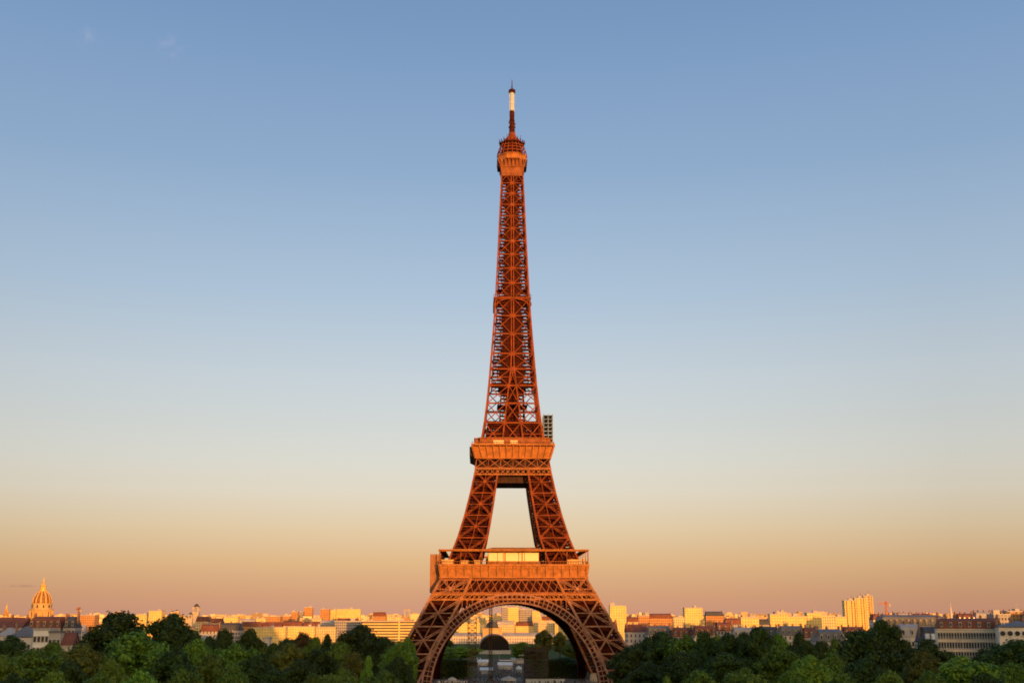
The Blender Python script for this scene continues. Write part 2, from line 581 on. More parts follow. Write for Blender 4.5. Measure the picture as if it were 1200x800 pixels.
for sg in (-1, 1):              # posts with little round heads between arch and girder
    b = MB()
    x = 7.5
    while x < 24.5:
        zt = 41.4
        zb = 2.2 + math.sqrt(41.6 ** 2 - x * x)
        Y = -(wo(zt) + .5)
        if zt - zb > .3:
            b.bar((sg * x, Y, zb - .8), (sg * x, Y, zt), .45, .5)
            ra = 1.0
            for t in range(6):
                a0, a1 = PI * t / 6, PI * (t + 1) / 6
                f = lambda a: (sg * (x + 1.2 - ra * math.cos(a)), Y, 40.4 + ra * math.sin(a))
                b.bar(f(a0), f(a1), .4, .4)
        x += 2.4
    b.bar((sg * 7.6, -(wo(41.4) + .5), 41.5), (sg * 24.4, -(wo(41.4) + .5), 41.5), .4, .4)
    four('arch_spandrel', b, IRON)

# --- first floor
def girder(z0, z1, n, w, out, mid=True, solid=.5, half=None, diamond=True):
    """a lattice girder along the front between heights z0 and z1"""
    b = MB()
    Y = lambda z: -(wo(z) + out)
    h0 = half or wo(z0) + out
    h1 = half or wo(z1) + out
    b.bar((-h0, Y(z0), z0), (h0, Y(z0), z0), solid, .5)
    b.bar((-h1, Y(z1), z1), (h1, Y(z1), z1), solid, .5)
    for i in range(n):
        u0, u1 = -1 + 2 * i / n, -1 + 2 * (i + 1) / n
        A, B = (u0 * h0, Y(z0), z0), (u1 * h0, Y(z0), z0)
        C, D = (u0 * h1, Y(z1), z1), (u1 * h1, Y(z1), z1)
        b.bar(A, D, w, .25)
        b.bar(B, C, w, .25)
        if mid:
            b.bar(A, C, w, .3)
        if not diamond:
            continue
        zm = (z0 + z1) / 2
        hm = (h0 + h1) / 2
        um = (u0 + u1) / 2
        bot, top = (um * h0, Y(z0), z0), (um * h1, Y(z1), z1)
        l, r = (u0 * hm, Y(zm), zm), (u1 * hm, Y(zm), zm)
        for p, q in ((bot, l), (bot, r), (top, l), (top, r)):
            b.bar(p, q, w * .7, .2)
    return b
for sg in (-1, 1):              # the legs' inner posts run on across the girder
    b = MB()
    for z0, z1 in ((41, 46), (46, 51.4)):
        b.bar((sg * wi(z0), -(wo(z0) + .7), z0), (sg * wi(z1), -(wo(z1) + .7), z1), 1.0, .5)
    four('girder_post', b, IRON_L)
four('first_floor_girder', girder(44.2, 50.4, 20, .34, .5, False, .8, diamond=False), IRON)
four('lower_girder_band', girder(41.2, 43.5, 36, .28, .5, False, .5, diamond=False), IRON_L)
# dark bars added behind the lattice, their colour standing in for interior shade
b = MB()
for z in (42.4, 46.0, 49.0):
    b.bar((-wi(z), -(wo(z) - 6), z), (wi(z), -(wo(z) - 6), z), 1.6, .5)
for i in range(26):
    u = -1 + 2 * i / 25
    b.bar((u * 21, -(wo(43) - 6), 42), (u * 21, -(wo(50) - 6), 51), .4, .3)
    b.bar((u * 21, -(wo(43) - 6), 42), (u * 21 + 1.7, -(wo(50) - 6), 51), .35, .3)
for k in range(40):             # upright bars of the backing, dark in colour like beams in shade
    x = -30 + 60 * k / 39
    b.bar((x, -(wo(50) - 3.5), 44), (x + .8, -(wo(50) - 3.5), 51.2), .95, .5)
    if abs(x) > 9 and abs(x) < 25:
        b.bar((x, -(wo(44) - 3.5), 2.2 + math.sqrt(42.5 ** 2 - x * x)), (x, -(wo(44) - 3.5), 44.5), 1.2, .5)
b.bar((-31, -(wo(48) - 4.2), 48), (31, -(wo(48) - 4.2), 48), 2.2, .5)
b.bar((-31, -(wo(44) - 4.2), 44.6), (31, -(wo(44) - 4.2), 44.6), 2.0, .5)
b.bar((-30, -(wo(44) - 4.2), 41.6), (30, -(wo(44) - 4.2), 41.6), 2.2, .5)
four('girder_shade_backing', b, IRON_D)

H1 = 35.3
b = MB()
for (cx, cy, sx, sy) in ((0, -23.4, 2 * H1, 23.8), (0, 23.4, 2 * H1, 23.8), (-23.4, 0, 23.8, 23), (23.4, 0, 23.8, 23)):
    b.box((cx, cy, 57.3), (sx - .02, sy - .02, .8))
b.build('first_floor_deck', IRON_D, tower)
b = MB()
b.quad((-34.4, -34.4, 51.6), (34.4, -34.4, 51.6), (34.9, -34.9, 57.0), (-34.9, -34.9, 57.0))
b.bar((-H1 + .6, -H1 + .45, 51.5), (H1 - .6, -H1 + .45, 51.5), .7, 1.0)
b.bar((-H1, -H1 - .05, 57.2), (H1, -H1 - .05, 57.2), .9, .9)
b.bar((-H1, -H1 + .1, 55.9), (H1, -H1 + .1, 55.9), .35, .7)
for i in range(19):             # brackets under the gallery
    x = -34.6 + 69.2 * i / 18
    b.bar((x, -34.6, 51.8), (x, -35.4, 56.8), .75, .8)
    if i < 18:
        xm = x + 69.2 / 36
        for t in range(6):
            a0, a1 = PI * t / 6, PI * (t + 1) / 6
            f = lambda a: (xm - 1.55 * math.cos(a), -35.0, 53.9 + 1.55 * math.sin(a))
            b.bar(f(a0), f(a1), .3, .4)
four('gallery_frieze', b, IRON_L)
b = MB()
b.bar((-H1, -H1, 58.95), (H1, -H1, 58.95), .22, .15)
for i in range(60):
    x = -H1 + 2 * H1 * i / 59
    b.bar((x, -H1, 57.6), (x, -H1, 58.95), .16, .12)
for i in range(8):
    x = -H1 + 2 * H1 * i / 7
    b.bar((x, -H1 + .3, 57.6), (x, -H1 + .3, 64.2), .3, .3)
four('gallery_railing', b, IRON)
b = MB()
b.box((0, -H1 + 1.1, 64.3), (2 * H1, 3.2, .55))
b.box((0, -H1 + 1.1, 63.85), (2 * H1 - .5, .4, .4))
four('gallery_canopy', b, IRON_L)
b = MB()
b.box((0, -24, 60.9), (24.6, 7.5, 5.6))
b.build('pavilion_wall', IRON_L, tower)
for cx in (-8.2, 0, 8.2):
    b = MB()
    b.box((cx, -27.83, 61.3), (7.6, .12, 3.9))
    b.build('pavilion_window', mat('pale_pane', (.85, .72, .42), .35, .05, .3), tower)  # opaque panes in one even cream
b = MB()
b.box((0, -24, 64.35), (28.5, 9.5, 1.1))
b.frustum((0, -24), (28, 9), (20, 4), 64.9, 65.9)
b.build('pavilion_roof', IRON_L, tower)
for cx, w, h in ((-31.5, 5.6, 1.9), (-23.4, 3.6, 1.5), (-17.2, 3.2, 1.6), (28.6, 6.4, 2.0), (33.6, 1.2, 2.6)):
    b = MB()
    b.box((cx, -31.6, 57.7 + h / 2), (w, 3, h))
    b.box((cx, -31.6, 57.8 + h), (w + .5, 3.5, .25))
    b.build('kiosk', KIOSK, tower)
# dark sheds round the middle of the floor
b = MB()
for s in (-1, 1):
    b.box((s * 24, 0, 60.4), (8, 26, 5))
b.box((0, 24, 60.4), (26, 8, 5))
b.build('side_pavilion', IRON_D, tower)
# netting hung on the east side of the first floor
b = MB()
b.box((-37.6, 0, 53.4), (4.0, 60, 17.6))
for i in range(13):
    y = -30 + 5 * i
    b.bar((-39.75, y, 44.5), (-39.75, y, 62.6), .25, .25, (1, 0, 0))
for z in (47, 51, 55, 59, 62.4):
    b.bar((-39.75, -30.1, z), (-39.75, 30.1, z), .25, .25, (1, 0, 0))
    b.bar((-39.6, -30.12, z), (-35.6, -30.12, z), .25, .2)
tag(b.build('work_netting', NET, tower), 'plain orange brown work netting')

# --- second floor
four('second_floor_girder', girder(105.2, 110.0, 6, .36, .35, True, .6, diamond=False), IRON)
four('second_girder_band', girder(101.9, 104.8, 15, .26, .35, False, .5, diamond=False), IRON_L)
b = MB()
for k in range(26):             # dark bars as backing behind the girders
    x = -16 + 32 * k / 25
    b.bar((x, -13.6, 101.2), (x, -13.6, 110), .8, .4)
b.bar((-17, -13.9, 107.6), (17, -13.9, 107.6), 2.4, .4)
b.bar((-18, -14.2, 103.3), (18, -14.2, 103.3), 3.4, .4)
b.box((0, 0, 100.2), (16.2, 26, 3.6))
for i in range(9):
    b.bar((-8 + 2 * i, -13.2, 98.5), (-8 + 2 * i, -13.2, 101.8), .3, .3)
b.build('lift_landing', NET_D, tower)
b = MB()
b.quad((-18.3, -18.3, 110.2), (18.3, -18.3, 110.2), (20.1, -20.1, 116.4), (-20.1, -20.1, 116.4))
b.bar((-20.4, -20.4, 116.7), (20.4, -20.4, 116.7), .8, .8)
b.bar((-18.6, -18.6, 110.2), (18.6, -18.6, 110.2), .55, .6)
for i in range(13):
    u = -1 + 2 * i / 12
    b.bar((u * 18.4, -18.6, 110.3), (u * 20.2, -20.4, 116.3), .45, 1.0)
four('second_floor_frieze', b, IRON_L)
b = MB()
b.box((0, 0, 116.2), (40.4, 40.4, .8))
b.build('second_floor_deck', IRON_D, tower)
b = MB()
b.bar((-20.4, -20.3, 118.0), (20.4, -20.3, 118.0), .2, .15)
for i in range(34):
    x = -20.4 + 40.8 * i / 33
    b.bar((x, -20.3, 116.6), (x, -20.3, 118.0), .14, .12)
four('second_floor_railing', b, IRON)
b = MB()
b.box((0, -16.4, 118.3), (33, 5, 3.4))
b.box((0, -16.4, 120.2), (34, 6, .45))
for i in range(12):
    b.box((-15 + 2.73 * i, -18.95, 118.4), (1.3, .2, 1.8))
four('second_floor_shelter', b, IRON)
for cx, w in ((-7.2, 5.2), (.5, 3.6)):
    b = MB()
    b.box((cx, -19.35, 117.9), (w, .5, 1.9))
    b.build('lit_panel', CREAM, tower)
b = MB()
b.quad((-21.6, -17, 111.8), (-18.4, -17, 110.3), (-18.4, 17, 110.3), (-21.6, 17, 111.8))
b.quad((-21.6, -17, 116.0), (-20.2, -17, 116.0), (-18.4, -17, 110.3), (-21.6, -17, 111.8))
b.quad((-21.6, 17, 116.0), (-21.6, -17, 116.0), (-21.6, -17, 111.8), (-21.6, 17, 111.8))
b.quad((-21.6, -17, 116.0), (-21.6, 17, 116.0), (-20.2, 17, 116.0), (-20.2, -17, 116.0))
b.build('side_netting', NET_D, tower)
# grey scaffold standing by the west edge of the second floor
b = MB()
xs, ys, zs = (15.9, 18.2, 20.4), (-10, -6.5, -3, 1), [116.7 + 2.05 * k for k in range(9)]
for x in xs:
    for y in ys:
        b.bar((x, y, 116.6), (x, y, zs[-1] + .8), .26, .26)
for z in zs:
    for x in xs:
        b.bar((x, ys[0], z), (x, ys[-1], z), .2, .2)
    for y in ys:
        b.bar((xs[0], y, z), (xs[-1], y, z), .2, .2)
    b.box((18.15, -4.5, z + .05), (4.3, 10.6, .14))
tag(b.build('scaffold', GREYST, tower), 'pale grey scaffold beside the second floor')

b = MB()
for z, h in ((122.6, 13.2), (129.2, 12.2)):
    b.box((0, 0, z), (2 * h, 2 * h, .7))
    for k in range(4):
        R = Matrix.Rotation(k * PI / 2, 3, 'Z')
        for i in range(22):
            u = -1 + 2 * i / 21
            b.bar(R @ Vector((u * h, -h + 1.5, z - 4.6)), R @ Vector((u * h, -h + 1.5, z)), .5, .4)
        b.bar(R @ Vector((-h, -h + 1.4, z - 2)), R @ Vector((h, -h + 1.4, z - 2)), 1.4, .4)
b.build('upper_landing', IRON_D, tower)
# --- the shaft above
def shaft():
    b = MB()
    z, levels = 117.0, [117.0]
    while z < 262:
        z += max(4.0, wo(z) * (.98 if z > 158 else .72))
        levels.append(z)
    levels[-1] = 268.0 if levels[-1] > 264.5 else levels[-1]
    if levels[-1] < 268:
        levels.append(268.0)
    for z0, z1 in zip(levels, levels[1:]):
        th = .22 + .028 * wo(z0)
        ch = .36 + .036 * wo(z0)
        for k in range(4):
            R = Matrix.Rotation(k * PI / 2, 3, 'Z')
            n = R @ Vector((0, -1, .05))
            def q(u, z, s):      # u: 0 outer post, 1 inner post
                x = wo(z) if u == 0 else wi(z)
                return R @ Vector((s * x, -wo(z), z))
            b.bar(R @ Vector((wo(z0), -wo(z0), z0)), R @ Vector((wo(z1), -wo(z1), z1)), ch * 1.15, ch * 1.15)
            for s in (-1, 1):
                b.bar(q(1, z0, s), q(1, z1, s), ch * .85, ch * .8, n)
                for e, f in ((0, 1), (1, 0)):
                    b.bar(q(e, z0, s), q(f, z1, s), th * .75, th * .6, n)
                b.bar(q(0, z0, s), q(1, z0, s), th * 1.3, th, n)
                zm = (z0 + z1) / 2
                if z0 < 150:
                    b.bar(q(0, zm, s), q(1, zm, s), th * .6, th * .6, n)
            if wi(z0) > .9:
                b.bar(q(1, z0, -1), q(1, z1, 1), th * .75, th * .6, n)
                b.bar(q(1, z0, 1), q(1, z1, -1), th * .75, th * .6, n)
                b.bar(q(1, z0, -1), q(1, z0, 1), th * 1.3, th, n)
            c = R @ Vector((0, -wo(z0) - .1, z0))
            g = .5 + .09 * wo(z0)
            if z0 > 150:
                b.box(c, (g * 1.5, .5, g * 1.4), k * PI / 2)
        b.box((0, 0, z0), (wo(z0) * 1.2, wo(z0) * 1.2, .3))
    return b
shaft().build('shaft', IRON_R, tower)
b = MB()
z = 117.0
while z < 266:
    w = wo(z) * (.89 if z > 147 else .46 if z > 129.5 else .88)
    dz = 1.8
    for sx, sy in ((1, 1), (1, -1), (-1, 1), (-1, -1)):
        b.bar((sx * w, sy * w, z), (sx * w, sy * w, z + dz), .55, .55)
    for k in range(4):
        R = Matrix.Rotation(k * PI / 2, 3, 'Z')
        b.bar(R @ Vector((-w, -w, z)), R @ Vector((w, -w, z + dz)), .3, .3)
        b.bar(R @ Vector((w, -w, z)), R @ Vector((-w, -w, z + dz)), .3, .3)
        b.bar(R @ Vector((-w, -w, z)), R @ Vector((w, -w, z)), .6, .3)
        b.bar(R @ Vector((-w * .5, -w, z)), R @ Vector((-w * .5, -w, z + dz)), .4, .3)
        b.bar(R @ Vector((w * .5, -w, z)), R @ Vector((w * .5, -w, z + dz)), .4, .3)
    b.bar((0, -w * .3, z), (0, -w * .3, z + dz), w * 1.1, .4)
    z += dz
b.build('lift_shade_core', IRON_D, tower)  # lift core, widened and dark-coloured to fill the lattice with shade
b = MB()
h = wo(195) + .9
b.box((0, 0, 195), (2 * h, 2 * h, .7))
for k in range(4):
    R = Matrix.Rotation(k * PI / 2, 3, 'Z')
    b.bar(R @ Vector((-h, -h, 196.6)), R @ Vector((h, -h, 196.6)), .2, .2)
    for t in range(10):
        a0, a1 = PI * t / 10, PI * (t + 1) / 10
        f = lambda a: R @ Vector((-h * .85 * math.cos(a), -h, 194.5 - 3.6 * (1 - math.sin(a))))
        b.bar(f(a0), f(a1), .6, .4)
b.build('intermediate_platform', IRON_R, tower)

# --- the top
b = MB()
b.frustum((0, 0), (11.4, 11.4), (12.6, 12.6), 263.5, 268.5)
b.build('summit_corbel', IRON, tower)
b = MB()
b.frustum((0, 0), (11.4, 11.4), (12.2, 12.2), 268.5, 273.0)
for k in range(4):
    R = Matrix.Rotation(k * PI / 2, 3, 'Z')
    for i in range(7):
        u = -1 + 2 * i / 6
        b.bar(R @ Vector((u * 5.9, -6.0, 268.3)), R @ Vector((u * 6.1, -7.6, 273.0)), .5, .5)
    b.bar(R @ Vector((-6.3, -6.4, 268.6)), R @ Vector((6.3, -6.4, 268.6)), .7, .5)
b.build('summit_brackets', IRON, tower)
for sg in (-1, 1):
    b = MB()
    b.frustum((sg * 7.1, 0), (1.4, 8), (2.2, 11), 269.2, 272.9)
    b.build('summit_netting', NET_D, tower)
def octagon(b, prof, seg=8):
    n0 = len(b.v)
    b.lathe(prof, seg)
    a = PI / seg
    for k in range(n0, len(b.v)):
        x, y, z = b.v[k]
        b.v[k] = (x * math.cos(a) - y * math.sin(a), x * math.sin(a) + y * math.cos(a), z)
b = MB()
octagon(b, [(7.0, 272.6), (8.3, 273.0), (8.3, 273.7), (8.0, 273.8), (8.0, 275.6), (8.5, 275.7), (8.5, 276.2), (7.0, 276.3)])
b.build('summit_gallery', IRON_L, tower)
b = MB()
octagon(b, [(6.3, 275.9), (6.0, 279), (5.0, 283.0)], 12)
b.build('summit_cabin', IRON_D, tower)
b = MB()
cage = [(276, 8.2), (278, 7.9), (280, 7.3), (281.8, 6.6), (283.2, 5.9)]
for i in range(20):
    a = 2 * PI * i / 20
    d0 = Vector((math.cos(a), math.sin(a), 0))
    for (z0, r0), (z1, r1) in zip(cage, cage[1:]):
        b.bar(d0 * r0 + Vector((0, 0, z0)), d0 * r1 + Vector((0, 0, z1)), .34, .3, d0)
for z, r_ in cage[1:-1]:
    for i in range(20):
        a0, a1 = 2 * PI * i / 20, 2 * PI * (i + 1) / 20
        b.bar((r_ * math.cos(a0), r_ * math.sin(a0), z), (r_ * math.cos(a1), r_ * math.sin(a1), z), .4, .3)
b.build('summit_cage', IRON_R, tower)
b = MB()
octagon(b, [(5.6, 282.9), (6.9, 283.3), (6.9, 283.7), (5.0, 283.9)], 12)
for i in range(22):             # aerials round the roof edge
    a = 2 * PI * i / 22
    x, y = 6.6 * math.cos(a), 6.6 * math.sin(a)
    b.bar((x, y, 283.5), (x * 1.05, y * 1.05, 284.7 + (i % 4) * .7), .26, .26)
    b.box((x * 1.03, y * 1.03, 284.4), (.6, .6, .9))
b.build('summit_roof', IRON_D, tower)
b = MB()
b.lathe([(4.9, 283.4), (4.9, 284.4), (4.4, 285.8), (3.4, 287.0), (2.3, 287.9), (1.9, 289.2), (2.1, 289.5), (1.4, 290.6)], 16)
for i in range(12):
    a = 2 * PI * i / 12
    b.bar((5.0 * math.cos(a), 5.0 * math.sin(a), 283.4), (2.4 * math.cos(a), 2.4 * math.sin(a), 288), .35, .35)
b.build('cupola', IRON_R, tower)
b = MB()
b.lathe([(1.6, 290.4), (1.5, 293.2), (1.9, 293.4), (1.9, 293.9), (1.3, 294.1), (1.2, 297.2), (1.5, 297.4), (1.5, 297.9), (1.15, 298.1), (1.1, 300.2), (1.4, 300.4), (1.4, 300.8), (1.1, 301), (1.1, 303.2)], 12)
for i in range(8):
    a = 2 * PI * i / 8
    b.bar((1.4 * math.cos(a), 1.4 * math.sin(a), 290.4), (1.2 * math.cos(a + .8), 1.2 * math.sin(a + .8), 303), .3, .3)
    b.box((1.6 * math.cos(a), 1.6 * math.sin(a), 295.5 + (i % 3)), (.5, .5, 1.2))
b.build('mast', IRON_D, tower)
b = MB()
b.lathe([(1.15, 303.2), (1.28, 303.6), (1.28, 313.4), (1.15, 313.8)], 14)
for i in range(4):
    a = 2 * PI * i / 4 + .4
    b.bar((1.35 * math.cos(a), 1.35 * math.sin(a), 303.4), (1.35 * math.cos(a), 1.35 * math.sin(a), 313.6), .2, .2)
tag(b.build('antenna', mat('antenna_shell', (.50, .58, .66), .5, .06, .3), tower), 'white tubular antenna section')
b = MB()
b.lathe([(1.8, 313.8), (1.9, 314.2), (1.8, 315.6), (.4, 315.9), (.28, 318), (.12, 321.8)], 10)
b.build('antenna_tip', IRON_D, tower)

# ---------------------------------------------------------------- trees
def crown_mesh(name, seed, shape, nleaf, leaf):
    """a crown about 10 m across and 10 m high standing on z = 0 of its own frame"""
    R = random.Random(seed)
    b = MB()
    clumps = []
    nc = {'round': 34, 'oval': 30, 'cone': 26, 'flat': 36}[shape]
    lob = [R.uniform(.84, 1.1) for _ in range(9)]
    for i in range(nc * 3):
        u = R.random()
        a = 2 * PI * (i * .618 + R.random() * .15)
        h = (i + .5) / (nc * 3)
        if shape == 'round':
            rr = 5 * math.sqrt(max(.06, 1 - (2 * h - .85) ** 2 / 1.35))
        elif shape == 'oval':
            rr = 4.6 * math.sin(PI * (.12 + .84 * h)) ** .7
        elif shape == 'cone':
            rr = 5.0 * (1 - h) ** .8 + .35
        else:
            rr = 5.2 * math.sqrt(max(.05, 1 - (2 * h - 1.0) ** 2)) ** .8
        rr *= R.uniform(.55, 1.0) if u > .25 else R.uniform(.1, .5)
        rr *= lob[int(a / (2 * PI) * 9) % 9]
        rr = max(0, rr - .9)
        clumps.append((rr * math.cos(a), rr * math.sin(a), .7 + h * 8.3 + R.uniform(-.5, .5), R.uniform(.65, 1.35) * (1 if shape != 'cone' else .75)))
    tot = sum(c[3] ** 2 for c in clumps)
    for (cx, cy, cz, cr_) in clumps:
        k = int(nleaf * cr_ ** 2 / tot)
        for _ in range(k):
            d = Vector((R.gauss(0, 1), R.gauss(0, 1), R.gauss(.25, 1)))
            d.normalize()
            rr = cr_ * (R.uniform(.8, 1.1) if R.random() > .14 else R.uniform(1.1, 1.55))
            p = Vector((cx, cy, cz)) + Vector((d.x * rr, d.y * rr, d.z * rr * .8))
            n = (d + Vector((R.uniform(-.6, .6), R.uniform(-.6, .6), R.uniform(-.3, .8)))).normalized()
            t = n.cross(Vector((R.uniform(-1, 1), R.uniform(-1, 1), R.uniform(-1, 1))))
            if t.length < .05:
                continue
            t.normalize()
            s = n.cross(t)
            L = leaf * R.uniform(.7, 1.35)
            t, s = t * L * .5, s * L * .36
            b.quad(p - t, p + s * .9 - t * .1, p + t, p - s)
        # a ragged inner mass of twigs and leaves
        n0 = len(b.v)
        for j in range(4):
            for i in range(7):
                th = PI * (j + .5) / 4
                ph = 2 * PI * i / 7 + j
                q = cr_ * .72 * R.uniform(.75, 1.1)
                b.v.append((cx + q * math.sin(th) * math.cos(ph), cy + q * math.sin(th) * math.sin(ph), cz + q * .75 * math.cos(th)))
        for j in range(3):
            for i in range(7):
                i2 = (i + 1) % 7
                b.f.append((n0 + j * 7 + i, n0 + (j + 1) * 7 + i, n0 + (j + 1) * 7 + i2, n0 + j * 7 + i2))
    return b.mesh(name, LEAF_M)

def trunk_mesh(name, seed):
    R = random.Random(seed)
    b = MB()
    def limb(p, q, r0, r1, n=4):
        pts = [Vector(p).lerp(Vector(q), i / n) + (Vector((R.uniform(-.12, .12), R.uniform(-.12, .12), 0)) if 0 < i < n else Vector()) for i in range(n + 1)]
        k = len(b.v)
        for i, c in enumerate(pts):
            r = r0 + (r1 - r0) * i / n
            for j in range(8):
                a = 2 * PI * j / 8
                b.v.append((c.x + r * math.cos(a), c.y + r * math.sin(a), c.z))
        for i in range(n):
            for j in range(8):
                j2 = (j + 1) % 8
                b.f.append((k + i * 8 + j, k + i * 8 + j2, k + (i + 1) * 8 + j2, k + (i + 1) * 8 + j))
    limb((0, 0, -.4), (.1, .1, 5.5), .42, .26)
    limb((.1, .1, 5.3), (.2, -.1, 11.0), .26, .06)
    for i in range(6):
        a = 2 * PI * i / 6 + R.random()
        z0 = 3.6 + .45 * i
        limb((0, 0, z0), (3.0 * math.cos(a), 3.0 * math.sin(a), z0 + R.uniform(2, 4)), .17, .04, 3)
    return b.mesh(name, BARK)

CROWNS = {}
for key, shape, seed, nl, lf in (('r1', 'round', 11, 9000, .62), ('r2', 'round', 23, 9000, .62), ('r3', 'round', 37, 9000, .6), ('o1', 'oval', 5, 8000, .6), ('o2', 'oval', 17, 8000, .6),
                                 ('f1', 'flat', 29, 9000, .62), ('f2', 'flat', 41, 9000, .6), ('c1', 'cone', 53, 6000, .5)):
    CROWNS[key] = crown_mesh('crown', seed, shape, int(nl * 2.0), lf * .70)
TRUNKS = [trunk_mesh('trunk', s) for s in (3, 8, 15)]
LM = {'d': LEAF_D, 'm': LEAF_M, 'b': LEAF_B, 'o': LEAF_O, 'r': LEAF_R}
RT = random.Random(99)
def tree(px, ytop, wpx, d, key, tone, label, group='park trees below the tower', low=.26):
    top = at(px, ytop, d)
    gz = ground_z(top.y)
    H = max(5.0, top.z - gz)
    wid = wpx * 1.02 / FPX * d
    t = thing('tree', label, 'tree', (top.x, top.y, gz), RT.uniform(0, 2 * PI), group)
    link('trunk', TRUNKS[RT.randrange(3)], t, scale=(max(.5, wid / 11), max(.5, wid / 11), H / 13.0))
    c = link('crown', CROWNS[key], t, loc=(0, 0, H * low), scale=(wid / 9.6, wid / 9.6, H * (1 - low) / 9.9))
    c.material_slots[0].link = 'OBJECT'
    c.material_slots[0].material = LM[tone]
    return t
